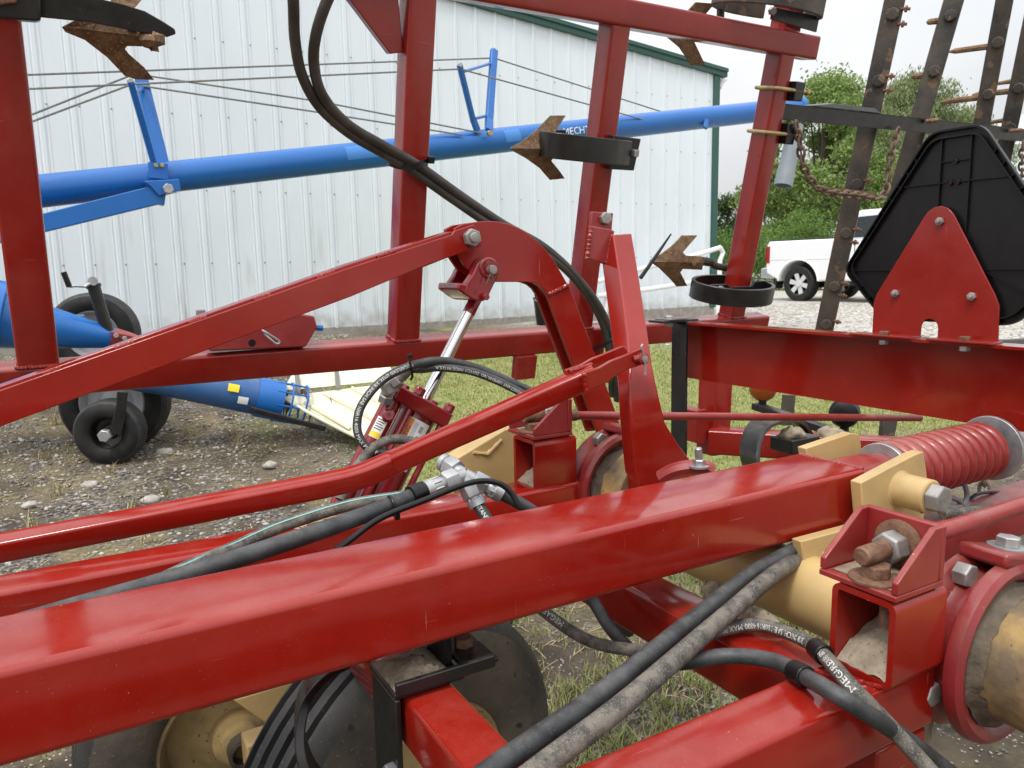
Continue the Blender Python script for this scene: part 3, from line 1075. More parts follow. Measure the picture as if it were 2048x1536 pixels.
side_prism([(.70, 1.02), (.70, 1.20), (.90, 1.20), (.90, 1.02)], .1205, .1225).build('fuel_door', TPAINT, trk, bevel=.001)
side_prism([(-.78, .93), (-.78, .955), (3.2, .955), (3.2, .93)], .12, .128).build('body_crease', TPAINT, trk, bevel=.003)
mb = MB()
tube(mb, [tk(.53 * math.cos(g_), .115, .40 + .53 * math.sin(g_)) for g_ in np.linspace(.1, math.pi - .1, 18)], .022, 8)
mb.build('arch_lip', TPAINT, trk)
side_prism([(3.05, 1.30), (3.05, 1.48), (3.2, 1.48), (3.2, 1.30)], .12, .32).build('door_mirror', BLK, trk, bevel=.03)
def car_wheel(a, s, parent):
    c = tk(a, s, .39)
    mb = MB()
    lathe(mb, c, TS, [(.26, -.13), (.36, -.135), (.39, -.11), (.395, 0), (.39, .10), (.36, .125), (.27, .12), (.255, .10)], 40, ring=True)
    o = mb.build('tyre', RUB, parent)
    mb = MB()
    lathe(mb, c, TS, [(.262, .11), (.265, .115), (.235, .10), (.22, -.02), (.001, -.02)], 40, caps=False)
    mb.build('rim_barrel', BLK, o)
    mb = MB()
    u, w = perp(TS)
    for k_ in range(6):
        a_ = k_ * math.pi / 3 + .3
        d = u * math.cos(a_) + w * math.sin(a_)
        q = TS.cross(d)
        prism(mb, [c + d * .05 + q * .04 + TS * .09, c + d * .24 + q * .055 + TS * .10, c + d * .24 - q * .055 + TS * .10, c + d * .05 - q * .04 + TS * .09], TS * -.03)
    lathe(mb, c, TS, [(.075, .03), (.07, .11), (.001, .115)], 16)
    mb.build('rim', pm('alloy', (.62, .62, .63), rough=.3, metal=.15), o)
for a, s in ((0, -.02), (3.75, -.02), (0, -1.6), (3.75, -1.6)):
    car_wheel(a, s, trk)

# far white building at the right edge
fb = far_at(2080, 300, 60)
fbz = gz(fb.x, fb.y)
dirx = V(sight(2080, 400).y, -sight(2080, 400).x, 0).normalized()
fbt = thing('far_white_building', 'pale low building with a white curved roof at the right edge', 'building', V(fb.x, fb.y, fbz))
o_ = V(fb.x, fb.y, fbz) - dirx * 3.2
fw = V(sight(2080, 400).x, sight(2080, 400).y, 0).normalized()
mb = MB()
h_ = far_at(2080, 285, 60).z - fbz
prism(mb, [o_, o_ + dirx * 30, o_ + dirx * 30 + V(0, 0, h_), o_ + V(0, 0, h_)], fw * 10)
mb.build('wall', pm('pale_blue_cladding', (.62, .70, .74), rough=.6), fbt)
mb = MB()
pr = [(-3.5, 0), (0, 1.2), (3, 2.0), (8, 2.7), (14, 3.0), (33, 3.0), (33, 0)]
prism(mb, [o_ + dirx * a + V(0, 0, h_ + b_) - fw * .3 for a, b_ in pr], fw * 11)
mb.build('roof', pm('white_roof', (.78, .78, .78), rough=.6), fbt)

# ================================================================== GRAIN AUGER
YA = 6.8
aug = thing('grain_auger', 'long blue grain auger tube with cable trusses before the shed', 'auger', P(230, 890, y=5.6))
A0, A1 = P(-330, 428, y=YA), P(1594, 215, y=YA)
ad = (A1 - A0).normalized()
mb = MB()
lathe(mb, A0, ad, [(.12, 0), (.12, (A1 - A0).length)], 36)
augt = mb.build('tube', BLUE, aug)
mb = MB()
lathe(mb, A1, ad, [(.125, -.02), (.13, 0), (.13, .06), (.001, .07)], 24)
mb.build('discharge_head', BLUE, aug)
# grey spout
s0, s1 = P(1592, 250, y=YA), P(1566, 372, y=YA)
mb = MB()
lathe(mb, s0, s1 - s0, [(.001, .02), (.085, .02), (.09, 0), (.112, (s1 - s0).length), (.107, (s1 - s0).length), (.09, .1), (.001, .1)], 28)
mb.build('discharge_spout', pm('grey_plastic_spout', (.20, .23, .26), (.25, .28, .31), 4, .5, bump=.05), aug, 'grey discharge spout hanging from the auger end')
def stay(pts, r_=.02, name='truss_post', mat=BLUE):
    mb = MB()
    tube(mb, pts, r_, 8)
    return mb.build(name, mat, aug)
def flat_stay(p0, p1, w, t, name='truss_post', mat=BLUE):
    mb = MB()
    beam(mb, p0, p1, w, t, min(w, t) * .2, up=V(0, 1, 0))
    return mb.build(name, mat, aug)
# first truss
b1 = P(318, 335, y=YA - .05)
t1a, t1b = P(261, 163, y=YA - .35), P(283, 160, y=YA + .25)
flat_stay(P(309, 332, y=YA - .1), t1a, .045, .05)
flat_stay(P(326, 332, y=YA + .06), t1b, .10, .05)
stay([t1a.lerp(b1, .12), t1b.lerp(b1, .10)], .014, 'truss_brace')
flat_stay(P(317, 357, y=YA - .135), P(316, 326, y=YA - .135), .14, .02, 'clamp_plate')
for q in ((312, 331), (324, 331)):
    bolt_part('clamp_bolt', P(*q, y=YA - .15), V(0, -1, 0), .03, .015, BRASS, aug)
# second truss
t2a, t2b = P(919, 130, y=YA - .3), P(988, 101, y=YA + .3)
flat_stay(P(955, 262, y=YA - .1), P(946, 238, y=YA - .12), .06, .04)
flat_stay(P(946, 240, y=YA - .12), t2a, .05, .04)
flat_stay(P(978, 262, y=YA - .06), P(978, 240, y=YA + .02), .08, .05)
flat_stay(P(978, 243, y=YA + .02), t2b, .075, .05)
stay([P(925, 144, y=YA - .26), P(984, 126, y=YA + .26)], .014, 'truss_brace')
stay([P(951, 237, y=YA - .12), P(975, 231, y=YA + .04)], .014, 'truss_brace')
bolt_part('clamp_bolt', P(978, 267, y=YA - .16), V(0, -1, 0), .05, .03, BRASS, aug)
for tp in (t1a, t2a, t2b):
    bolt_part('cable_clamp', tp, V(0, -1, 0), .04, .02, ZINC, aug)
CABLE = pm('wire_cable', (.17, .17, .16), (.24, .23, .21), 60, .6, metal=.4)
for pts in ([(-120, 156, -.3), (988, 116, .3)], [(-120, 186, -.3), (921, 138, -.3)], [(988, 116, .3), (1412, 252, 0)], [(921, 138, -.3), (1300, 243, -.1)],
            [(-120, 302, -.3), (258, 152, -.2)], [(-120, 312, -.3), (262, 169, -.35)], [(285, 150, .25), (640, 203, 0), (962, 266, -.12)], [(285, 172, .2), (620, 222, 0), (925, 270, -.12)]):
    mb = MB()
    tube(mb, [P(a, b_, y=YA + d) for a, b_, d in pts], .0075, 6)
    mb.build('cable', CABLE, aug)
flat_stay(P(1410, 256, y=YA - .13), P(1413, 238, y=YA - .1), .06, .03, 'cable_lug')
# painted reflections and lettering along the tube
def tube_patch(p, a, r_, s0_, s1_, a0, a1, mat, parent, name='decal', n=8):
    """thin curved sheet lying on a round tube; angles are measured from the side facing the viewer"""
    a = a.normalized()
    nn = CAM - p
    nn = (nn - a * nn.dot(a)).normalized()
    bb = nn.cross(a)
    mb = MB()
    vs_ = []
    for i in range(n + 1):
        g_ = a0 + (a1 - a0) * i / n
        for s_ in (s0_, s1_):
            vs_.append(p + a * s_ + (nn * math.cos(g_) + bb * math.sin(g_)) * r_)
    mb.add(vs_, [(2 * i, 2 * i + 1, 2 * i + 3, 2 * i + 2) for i in range(n)])
    return mb.build(name, mat, parent, sharp=180)
SHEEN = pm('pale_blue_reflection', (.05, .21, .56), rough=.5)  # paler blue for the reflection patches painted onto the auger tube
def on_tube(px):
    r = sight(px, 300)
    for _ in range(2):
        pass
    # nearest axis point whose projection has this column
    lo, hi = 0, (A1 - A0).length
    for _ in range(40):
        m_ = (lo + hi) / 2
        c_ = ROT.transposed() @ (A0 + ad * m_ - CAM)
        if 1024 + FPX * c_.x / -c_.z < px:
            lo = m_
        else:
            hi = m_
    return lo
for q0, q1 in ((686, 760), (1000, 1030)):
    tube_patch(A0, ad, .1205, on_tube(q0), on_tube(q1), -.2, .85, SHEEN, augt, 'painted_reflection')
pth = [A0 + ad * (i * .1) for i in range(int((A1 - A0).length / .1))]
hose_text(pth, .1245, 'MECHT', on_tube(1113), .10, WHITE, augt, tilt=.12, bold=True)
# undercarriage arm
mb = MB()
prism(mb, [P(a, b_, y=6.5) for a, b_ in ((-120, 478), (298, 373), (333, 380), (329, 411), (318, 408), (-120, 515))], V(0, .10, 0))
mb.build('carriage_arm', BLUE, aug, bevel=.006)
mb = MB()
prism(mb, [P(a, b_, y=6.47) for a, b_ in ((288, 362), (358, 358), (362, 380), (318, 392), (300, 372))], V(0, .2, 0))
mb.build('pivot_bracket', BLUE, aug, bevel=.006)
bolt_part('pivot_bolt', P(336, 378, y=6.45), V(0, -1, 0), .07, .03, ZINC, aug)

# swing intake: cone, jack, wheels, intake cage, hopper
inn = thing('auger_intake', 'blue swing intake auger with jack and small wheels on the gravel', 'auger', P(230, 900, y=5.5))
YI = 5.6
c0, c1 = P(-130, 618, y=YI), P(226, 676, y=YI)
L_ = (c1 - c0).length
mb = MB()
lathe(mb, c0, c1 - c0, [(.001, 0), (.235, 0), (.235, L_ * .35), (.17, L_ * .36), (.16, L_ * .45), (.065, L_)], 32)
mb.build('drive_cone', BLUE, inn)
c2 = P(300, 697, y=YI - .05)
mb = MB()
lathe(mb, c1, c2 - c1, [(.07, 0), (.066, .1), (.05, (c2 - c1).length)], 24)
mb.build('red_collar', RED2, inn, 'red steel collar at the end of the blue cone')
mb = MB()
prism(mb, [P(a, b_, y=YI - .1) for a, b_ in ((222, 664), (262, 672), (300, 690), (222, 672))], V(0, .2, 0))
mb.build('collar_flange', RED2, inn)
for q in ((232, 671), (249, 677)):
    bolt_part('collar_bolt', P(*q, y=YI - .105), V(0, -1, 0), .028, .012, ZINC, inn)
mb = MB()
prism(mb, [P(a, b_, y=YI + .15) for a, b_ in ((112, 633), (170, 631), (174, 640), (196, 652), (192, 668), (112, 655))], V(0, .2, 0))
mb.build('mount_plate', BLUED, inn, bevel=.005)
bolt_part('mount_bolt', P(187, 656, y=YI + .13), V(0, -1, 0), .05, .02, ZINC, inn)
# jack
j0, j1 = P(218, 672, y=YI - .02), P(187, 572, y=YI - .02)
mb = MB()
tube(mb, [j0, j1], .038, 16)
lathe(mb, j1, j1 - j0, [(.045, -.01), (.045, .012), (.001, .015)], 16)
mb.build('jack_tube', BLK, inn)
mb = MB()
tube(mb, catmull([P(187, 562, y=YI - .05), P(178, 568, y=YI - .08), P(170, 573, y=YI - .08), P(150, 572, y=YI - .08), P(138, 574, y=YI - .08)], 5), .008, 8)
lathe(mb, P(186, 562, y=YI - .08), V(0, 1, 0), [(.001, 0), (.028, 0), (.028, .06), (.001, .06)], 14)
mb.build('jack_crank', ZINC, inn)
mb = MB()
tube(mb, [P(139, 574, y=YI - .08), P(127, 544, y=YI - .08)], .017, 10)
mb.build('crank_grip', PLAS, inn)
RUBT = pm('tread_rubber', (.014, .015, .017), (.04, .038, .036), 8, .5, .75, specks=((160, .68, (.13, .12, .10), 0),), bump=.2, bscale=90)
def wheel(c, axis, R_, width, parent, rim_mat, rim_r, tmat=RUB, grooves=4, name='wheel', tread=True):
    """tyre with shoulder, rounded sidewall, rib grooves and a dished rim"""
    h = width / 2
    pr_ = [(rim_r, -h * .72), (rim_r * 1.03, -h * .86), ((rim_r + R_) * .5, -h * 1.02), (R_ * .93, -h * .93), (R_ * .985, -h * .72)]
    n = grooves
    for i in range(n):
        c_ = -h * .55 + (h * 1.1) * i / (n - 1)
        g_ = h * .055
        pr_ += [(R_ * (1 - .012 * (c_ / h) ** 2), c_ - g_ * 1.5), (R_ * .965, c_ - g_), (R_ * .965, c_ + g_), (R_ * (1 - .012 * (c_ / h) ** 2), c_ + g_ * 1.5)]
    ridge = lambda s9: [((rim_r * (1 - k9) + R_ * .93 * k9), s9 * h * (.80 + .30 * math.sin(math.pi * (.08 + .80 * k9)) + (.02 if i9 % 2 else 0))) for i9, k9 in enumerate(np.linspace(.12, .97, 14))]
    pr_ = [pr_[0], pr_[1]] + ridge(-1) + pr_[4:]
    pr_ += [(R_ * .985, h * .72)] + ridge(1)[::-1] + [(rim_r * 1.03, h * .86), (rim_r, h * .72)]
    mb = MB()
    lathe(mb, c, axis, pr_, 56, ring=True)
    w = mb.build('tyre', tmat, parent, sharp=40)
    w.data.materials.append(RUBT)
    ax9 = axis.normalized()
    for pl9 in w.data.polygons:
        d9 = pl9.center - c
        if (d9 - ax9 * d9.dot(ax9)).length > R_ * .945:
            pl9.material_index = 1
    mb = MB()
    lathe(mb, c, axis, [(rim_r * 1.02, -h * .8), (rim_r * .98, -h * .86), (rim_r * .93, -h * .7), (rim_r * .86, -h * .1), (rim_r * .55, -h * .02), (rim_r * .42, -h * .2), (rim_r * .3, -h * .22), (.001, -h * .22), (.001, h * .1), (rim_r * .86, h * .1), (rim_r * .93, h * .7), (rim_r * 1.02, h * .8)], 40, ring=True)
    mb.build('rim', rim_mat, w)
    return w
RIMG = pm('grey_wheel_rim', (.42, .44, .46), (.34, .35, .36), 6, .5, metal=.3)
wheel(P(190, 668, y=6.35), V(.25, 1, 0), .30, .2, inn, RIMG, .17, RUB)
wheel(P(232, 802, y=5.75), V(.35, 1, 0), .335, .22, inn, RIMG, .2, RUB)
sw = P(222, 862, y=5.4)
wheel(sw, V(.42, 1, 0), .205, .17, inn, BLK, .095, RUB)
bolt_part('axle_nut', sw + V(-.03, -.11, 0), V(-.42, -1, 0), .07, .05, ZINC, inn)
mb = MB()
prism(mb, [P(a, b_, y=5.25) for a, b_ in ((234, 783), (256, 785), (252, 830), (242, 872), (226, 868), (222, 852), (232, 815))], V(0, .02, 0))
mb.build('wheel_fork', BLK, inn, bevel=.003)
# swing tube
t0, t1 = P(225, 742, y=5.45), P(548, 800, y=5.35)
ta = t1 - t0
mb = MB()
lathe(mb, t0, ta, [(.10, 0), (.10, ta.length * .3), (.128, ta.length), (.132, ta.length), (.132, ta.length * 1.0 + .01)], 32)
mb.build('swing_tube', BLUED, inn)
tube_patch(t0, ta, .13, ta.length * .68, ta.length * .75, .05, .45, YELD, inn, 'yellow_sticker')
tube_patch(t0, ta, .131, ta.length * .755, ta.length * .82, -.5, -.12, WHITE, inn, 'white_sticker')
mb = MB()
lathe(mb, t1, ta, [(.135, -.12), (.138, 0), (.138, .05), (.12, .05)], 32)
mb.build('intake_band', BLUE, inn)
for a_ in np.linspace(-1.6, 2.6, 7):
    n_ = (CAM - t1)
    an = ta.normalized()
    n_ = (n_ - an * n_.dot(an)).normalized()
    b_ = n_.cross(an)
    d = (n_ * math.cos(a_) + b_ * math.sin(a_)) * .135
    mb = MB()
    tube(mb, [t1 + d, t1 + d + an * .21], .007, 6)
    mb.build('cage_rod', BLUE, inn)
for q in (.10, .20):
    mb = MB()
    an = ta.normalized()
    u, w_ = perp(an)
    tube(mb, [t1 + an * q + (u * math.cos(g_) + w_ * math.sin(g_)) * .138 for g_ in np.linspace(0, 2 * math.pi, 25)[:-1]], .008, 6, closed=True)
    mb.build('cage_ring', BLUE, inn)
mb = MB()
an = ta.normalized()
u, w_ = perp(an)
ring_o, ring_i = [], []
for i in range(60):
    g_ = i * .42
    q = .02 + i * .011
    ring_o.append(t1 + an * q + (u * math.cos(g_) + w_ * math.sin(g_)) * .11)
    ring_i.append(t1 + an * q + (u * math.cos(g_) + w_ * math.sin(g_)) * .025)
mb.add(ring_o + ring_i, [(i, i + 1, 61 + i, 60 + i) for i in range(59)])
mb.build('flighting', RUST, inn)
mb = MB()
tube(mb, [t1, t1 + an * .7], .025, 10)
mb.build('flighting_shaft', RUSTB, inn)
mb = MB()
beam(mb, P(500, 818, y=5.2), P(650, 857, y=5.15), .05, .035, .005)
mb.build('skid_bar', BLK, inn)
# hopper
hop = thing('grain_hopper', 'pale cream plastic hopper with ribs at the auger intake', 'hopper', P(680, 890, y=5.1))
hp = lambda a, b_, y: P(a, b_, y=y)
mb = MB()
prism(mb, [hp(566, 782, 5.35), hp(588, 745, 5.5), hp(775, 725, 5.5), hp(800, 760, 5.35)], V(0, .03, 0))
mb.build('back_panel', POLY, hop, bevel=.012, segs=3)
mb = MB()
q = [hp(566, 792, 5.33), hp(800, 763, 5.33), hp(806, 915, 4.78), hp(785, 908, 4.8)]
prism(mb, q, V(0, .02, -.03))
mb.build('floor_panel', POLY, hop, bevel=.01)
mb = MB()
tube(mb, catmull([hp(566, 788, 5.33), hp(567, 794, 5.31), hp(575, 801, 5.28), hp(660, 848, 5.05), hp(785, 909, 4.79)], 8), .012, 8)
mb.build('rolled_edge', POLY, hop)
for l_ in (((648, 787), (752, 842)), ((703, 776), (780, 817)), ((610, 806), (700, 858))):
    f_ = lambda p: P(p[0], p[1], y=5.33 - .53 * max(0, (p[1] - (792 - (p[0] - 566) * .124)) / 140))
    mb = MB()
    tube(mb, [f_(l_[0]), f_(l_[1])], .018, 8)
    mb.build('floor_rib', POLYR, hop)
for px in (597, 676):
    mb = MB()
    beam(mb, hp(px - 3, 748 - (px - 597) * .08, 5.43), hp(px, 786 - (px - 597) * .12, 5.31), .035, .008, .002, up=V(0, 1, .3))
    mb.build('strap', pm('grey_strap', (.2, .2, .2), rough=.7), hop)
# coiled hose at the left edge
for i, (px, py, rx) in enumerate(((-6, 858, .20), (4, 848, .16), (-14, 866, .22))):
    c = P(px, py, z=.15)
    for _ in range(8):
        c = P(px, py, z=gz(c.x, c.y) + .03 + .025 * i)
    mb = MB()
    tube(mb, [c + V(rx * math.cos(g_), rx * .9 * math.sin(g_), .02 * math.sin(2 * g_ + i)) for g_ in np.linspace(0, 2 * math.pi, 33)[:-1]], .014, 8, closed=True)
    lab = ['middle loop of black hose coiled on the gravel at the left edge', 'smallest loop of black hose lying on top of the coil', 'widest bottom loop of black hose coiled on the gravel'][i]
    tag(mb.build('hose_coil', HOSE), lab, 'hose', 'coiled hose by the auger')
mb = MB()
q = []
for a, b_ in ((30, 893), (60, 896), (110, 878), (135, 866)):
    p = P(a, b_, z=.15)
    for _ in range(8):
        p = P(a, b_, z=gz(p.x, p.y) + .012)
    q.append(p)
tube(mb, catmull(q, 6), .012, 8)
tag(mb.build('loose_hose', HOSE), 'single black hose end trailing over gravel towards the auger wheel', 'hose')

# ================================================================== FOLDED WING FRAME
wing = thing('folded_wing', 'tall red square tube wing frame folded upright before the shed', 'farm frame', wg(1.4, -.1, .05))
def wbeam(name, x0, x1, h0, h1, d0, d1, axis, mat=REDW, r=.011, ends=(False, False), label=None):
    mb = MB()
    if axis == 'x':
        beam(mb, wg(x0, (h0 + h1) / 2, (d0 + d1) / 2), wg(x1, (h0 + h1) / 2, (d0 + d1) / 2), d1 - d0, h1 - h0, r, up=WU, ends=ends)
    else:
        beam(mb, wg((x0 + x1) / 2, h0, (d0 + d1) / 2), wg((x0 + x1) / 2, h1, (d0 + d1) / 2), x1 - x0, d1 - d0, r, up=WV, ends=ends)
    return mb.build(name, mat, wing, label)
wbeam('bottom_beam', -1.6, 3.215, -.1016, 0, 0, .1016, 'x')
wbeam('top_beam', .35, 3.17, 1.245, 1.348, -.002, .1, 'x')
posts = [(-.134, -.02, 1.6), (1.118, 1.222, 1.245), (1.975, 2.07, 1.245), (2.94, 3.035, 1.245)]
for x0, x1, h in posts:
    wbeam('post', x0, x1, 0, h, .004, .104, 'h')
    for e in ((wg(x0, .004, .0), wg(x1, .004, .0)), (wg(x0 - .002, .004, .0), wg(x0 - .002, .004, .1))):
        weld_part(*e, REDW, wing, .0055)
wbeam('stub_post', 2.93, 3.04, 1.35, 1.45, .004, .10, 'h')
mb = MB()
prism(mb, [W(640, -80, .04), W(790, -80, .04), wg(1.119, 1.05, .04), W(781, 108, .04)], WV * .04)
mb.build('gusset_plate', REDW, wing, bevel=.003)
mb = MB()
beam(mb, wg(2.09, -.10, .05), wg(2.09, -.34, .05), .13, .09, .01, up=WV)
mb.build('hinge_lug', REDW, wing, bevel=0)
mb = MB()
beam(mb, wg(1.72, -.10, .0), wg(1.72, -.20, .0), .10, .05, .008, up=WV)
mb.build('hinge_lug', REDW, wing)
# fold stop bracket that sits on the bottom beam
fs = thing('fold_stop_bracket', 'red steel stop bracket with spring clip pin on the wing beam', 'bracket', P(560, 690, y=2.85))
mb = MB()
pts = [(400, 632), (598, 627), (629, 632), (635, 655), (612, 694), (420, 703)]
prism(mb, [P(a, b_, y=2.80) for a, b_ in pts], V(0, .07, 0))
mb.build('body', RED2, fs, bevel=.006)
bolt_part('bolt', P(402, 631, y=2.83), V(0, 0, 1), .03, .02, ZINCD, fs)
mb = MB()
lathe(mb, P(504, 686, y=2.8), V(0, -1, 0), [(.013, -.004), (.013, .001), (.001, .001)], 14)
mb.build('hole', PLAS, fs)
mb = MB()
tube(mb, catmull([P(524, 660, y=2.78), P(532, 665, y=2.77), P(543, 672, y=2.77), P(558, 682, y=2.77), P(557, 687, y=2.77), P(550, 686, y=2.77), P(538, 676, y=2.77), P(528, 667, y=2.775)], 5), .0042, 7)
mb.build('spring_clip', ZINC, fs)
mb = MB()
tube(mb, [P(630, 655, y=2.83), P(645, 656, y=2.83)], .011, 8)
mb.build('pin_end', BLUE, fs)

# ================================================================== SHANKS WITH SWEEPS
def band(mb, path, wdir, w, t):
    """flat bar bent along a path; w wide along wdir, t thick"""
    rings = []
    m = len(path)
    for i in range(m):
        tn = (path[min(i + 1, m - 1)] - path[max(i - 1, 0)]).normalized()
        n = wdir.cross(tn).normalized()
        rings.append([path[i] + wdir * a + n * b_ for a, b_ in ((-w / 2, -t / 2), (w / 2, -t / 2), (w / 2, t / 2), (-w / 2, t / 2))])
    return mb.loft(rings)
def sweep_point(pts, ridge, parent, fn, name='sweep', thick=.007):
    """two swept wings folded along a ridge; pts are px outlines of the upper and the lower wing, ridge raised to the viewer"""
    for k, ol in enumerate(pts):
        mb = MB()
        prism(mb, [fn(*q) for q in ol], V(0, .007, 0))
        mb.build('sweep_wing', RUST, parent, bevel=.0015)
# -- shank on the third post
sh = thing('cultivator_shank', 'curved black shank with rusty sweep on the third red post', 'shank', wg(1.9, .77, 0), 'cultivator shanks')
mb = MB()
pth = [wg(2.10, .77, -.05), wg(2.0, .772, -.095), wg(1.88, .775, -.115), wg(1.77, .778, -.105), wg(1.715, .779, -.065), wg(1.70, .78, -.005), wg(1.73, .782, .05), wg(1.8, .785, .09), wg(1.87, .79, .1)]
band(mb, catmull(pth, 6), WU, .098, .016)
mb.build('shank_band', BLK, sh, bevel=.003)
mb = MB()
prism(mb, [wg(2.02, .835, -.035), wg(2.165, .83, -.035), wg(2.15, .70, -.035), wg(2.02, .70, -.035)], WV * .03)
mb.build('clamp_plate', BLK, sh, bevel=.003)
mb = MB()
obox(mb, wg(2.125, .772, -.05), V(.012, 0, 0), WU * .014, WV * .02)
mb.build('clamp_nut', ZINCD, sh, bevel=.002)
wpt = lambda d: (lambda a, b_, c=0: W(a, b_, d + c))
f3 = wpt(.02)
mb = MB()
prism(mb, [f3(*q) for q in ((1021, 296), (1045, 283, .012), (1072, 262, .02), (1102, 231, .035), (1132, 231, .03), (1112, 262, .02), (1104, 282, .0), (1120, 296, -.03), (1075, 297, -.03))], WV * .008)
mb.build('sweep_wing', RUST, sh, bevel=.0012)
mb = MB()
prism(mb, [f3(*q) for q in ((1021, 297), (1075, 297.5, -.03), (1120, 296.5, -.03), (1103, 322), (1118, 340, .02), (1130, 357, .035), (1101, 360, .04), (1080, 336, .02), (1052, 316, .01), (1030, 304, 0))], WV * .008)
mb.build('sweep_wing', RUST, sh, bevel=.0012)
# -- shank at the foot of the fourth post
sh = thing('cultivator_shank', 'black shank looped around the foot of the fourth post with sweep', 'shank', wg(2.9, .1, 0), 'cultivator shanks')
mb = MB()
cx_, rx_, ry_ = 2.88, .22, .165
pth = [wg(cx_ + rx_ * math.cos(a), .155, -.02 + ry_ * math.sin(a)) for a in np.linspace(R(-8), R(-318), 30)]
pth = [wg(3.09, .155, .02)] + pth
band(mb, pth, WU, .085, .018)
mb.build('shank_band', BLK, sh, bevel=.003)
mb = MB()
prism(mb, [wg(2.72, .12, -.02), wg(3.13, .12, -.02), wg(3.13, .20, -.02), wg(3.02, .20, -.02), wg(3.0, .175, -.02), wg(2.85, .175, -.02), wg(2.83, .19, -.02), wg(2.72, .19, -.02)], WV * -.012)
mb.build('clamp_plate', BLK, sh, bevel=.002)
bolt_part('clamp_bolt', wg(2.78, .165, -.03), V(-.3, -1, .2), .03, .02, ZINCD, sh)
f4 = wpt(.16)
mb = MB()
prism(mb, [f4(*q) for q in ((1300, 522), (1325, 507, .01), (1345, 492, .015), (1365, 471, .03), (1395, 471, .02), (1366, 505, .0), (1372, 511, -.01), (1404, 513, -.02), (1408, 526, -.02), (1340, 523, -.02))], WV * .008)
mb.build('sweep_wing', RUST, sh, bevel=.0012)
mb = MB()
prism(mb, [f4(*q) for q in ((1300, 523), (1340, 523.5, -.02), (1408, 526, -.02), (1404, 540, -.01), (1366, 538), (1361, 545, .01), (1375, 572, .03), (1354, 573, .03), (1343, 560, .02), (1320, 537, .01))], WV * .008)
mb.build('sweep_wing', RUST, sh, bevel=.0012)
mb = MB()
tube(mb, catmull([W(1404, 522, .16), W(1420, 525, .15), W(1432, 532, .14), W(1460, 540, .13), wg(3.0, .16, .15)], 5), [.022] * 6 + [.018] * 15, 10)
mb.build('shank_tail', BRUST, sh)
bolt_part('sweep_bolt', W(1387, 527, .14), V(0, -1, 0), .025, .006, RUST, sh)
# -- shank over the right end of the top beam
sh = thing('cultivator_shank', 'rusty black shank looped above the right end of the top beam', 'shank', wg(2.85, 1.4, 0), 'cultivator shanks')
mb = MB()
pth = [wg(2.83 + .28 * math.cos(a), 1.475, .03 + .18 * math.sin(a)) for a in np.linspace(R(10), R(-300), 30)]
band(mb, pth, WU, .14, .02)
mb.build('shank_band', BRUST, sh, bevel=.003)
mb = MB()
prism(mb, [wg(2.80, 1.37, -.02), wg(3.10, 1.355, -.02), wg(3.10, 1.42, -.02), wg(2.80, 1.42, -.02)], WV * -.012)
mb.build('clamp_plate', BLK, sh, bevel=.002)
bolt_part('clamp_bolt', wg(2.79, 1.40, -.03), V(-.3, -1, -.2), .03, .02, ZINCD, sh)
f5 = wpt(.2)
mb = MB()
prism(mb, [f5(*q) for q in ((1322, 62), (1350, 50), (1392, 4), (1430, 7), (1402, 40), (1380, 62))], WV * .008)
mb.build('sweep_wing', RUST, sh, bevel=.0012)
mb = MB()
prism(mb, [f5(*q) for q in ((1322, 63), (1380, 63), (1392, 90), (1411, 130), (1384, 131), (1360, 95))], WV * .008)
mb.build('sweep_wing', RUST, sh, bevel=.0012)
mb = MB()
tube(mb, [W(1380, 62, .2), W(1440, 60, .2), wg(2.7, 1.47, .2)], .02, 8)
mb.build('shank_tail', BRUST, sh)
# -- shank at the top left
sh = thing('cultivator_shank', 'black shank bar with large rusty sweep at the top left corner', 'shank', W(60, 20, -.1), 'cultivator shanks')
fT = wpt(-.16)
mb = MB()
prism(mb, [fT(*q) for q in ((78, -12, .04), (180, -8, .02), (250, 10), (290, 22), (325, 42), (350, 58), (352, 68), (335, 74), (318, 70), (270, 62), (180, 44, .02), (78, 34, .04))], WV * .018)
mb.build('shank_bar', BLK, sh, bevel=.003)
mb = MB()
prism(mb, [fT(*q) for q in ((-30, -30), (82, -30), (82, 40), (70, 42), (-30, 34))], WV * .10)
mb.build('clamp_block', BLK, sh, bevel=.005)
mb = MB()
prism(mb, [fT(*q) for q in ((-30, -30, -.02), (32, -30, -.02), (34, 5, -.02), (-30, 14, -.02))], WV * .05)
mb.build('clamp_cap', RUSTB, sh, bevel=.004)
fS = wpt(-.08)
mb = MB()
prism(mb, [fS(*q) for q in ((123, 54), (150, 40, -.01), (214, 10, -.02), (238, -20, .02), (300, -20, .02), (268, 18, .0), (262, 38, -.03), (296, 60, -.05), (296, 78, -.05), (180, 62, -.03))], WV * .009)
mb.build('sweep_wing', RUST, sh, bevel=.0015)
mb = MB()
prism(mb, [fS(*q) for q in ((123, 53), (180, 60, -.03), (296, 74, -.05), (294, 93, -.03), (254, 92, -.01), (250, 98, 0), (258, 108, .01), (288, 134, .03), (309, 160, .045), (272, 159, .05), (250, 152, .045), (215, 115, .02), (170, 80, .01), (131, 64, 0))], WV * .009)
mb.build('sweep_wing', RUST, sh, bevel=.0015)
mb = MB()
blob(mb, fS(302, 80, -.06), .035, .03, .025, 9, 6, .3, 3)
mb.build('sweep_socket', RUST, sh)
bolt_part('sweep_bolt', fS(264, 64, -.06), V(0, -1, 0), .022, .004, RUSTB, sh)

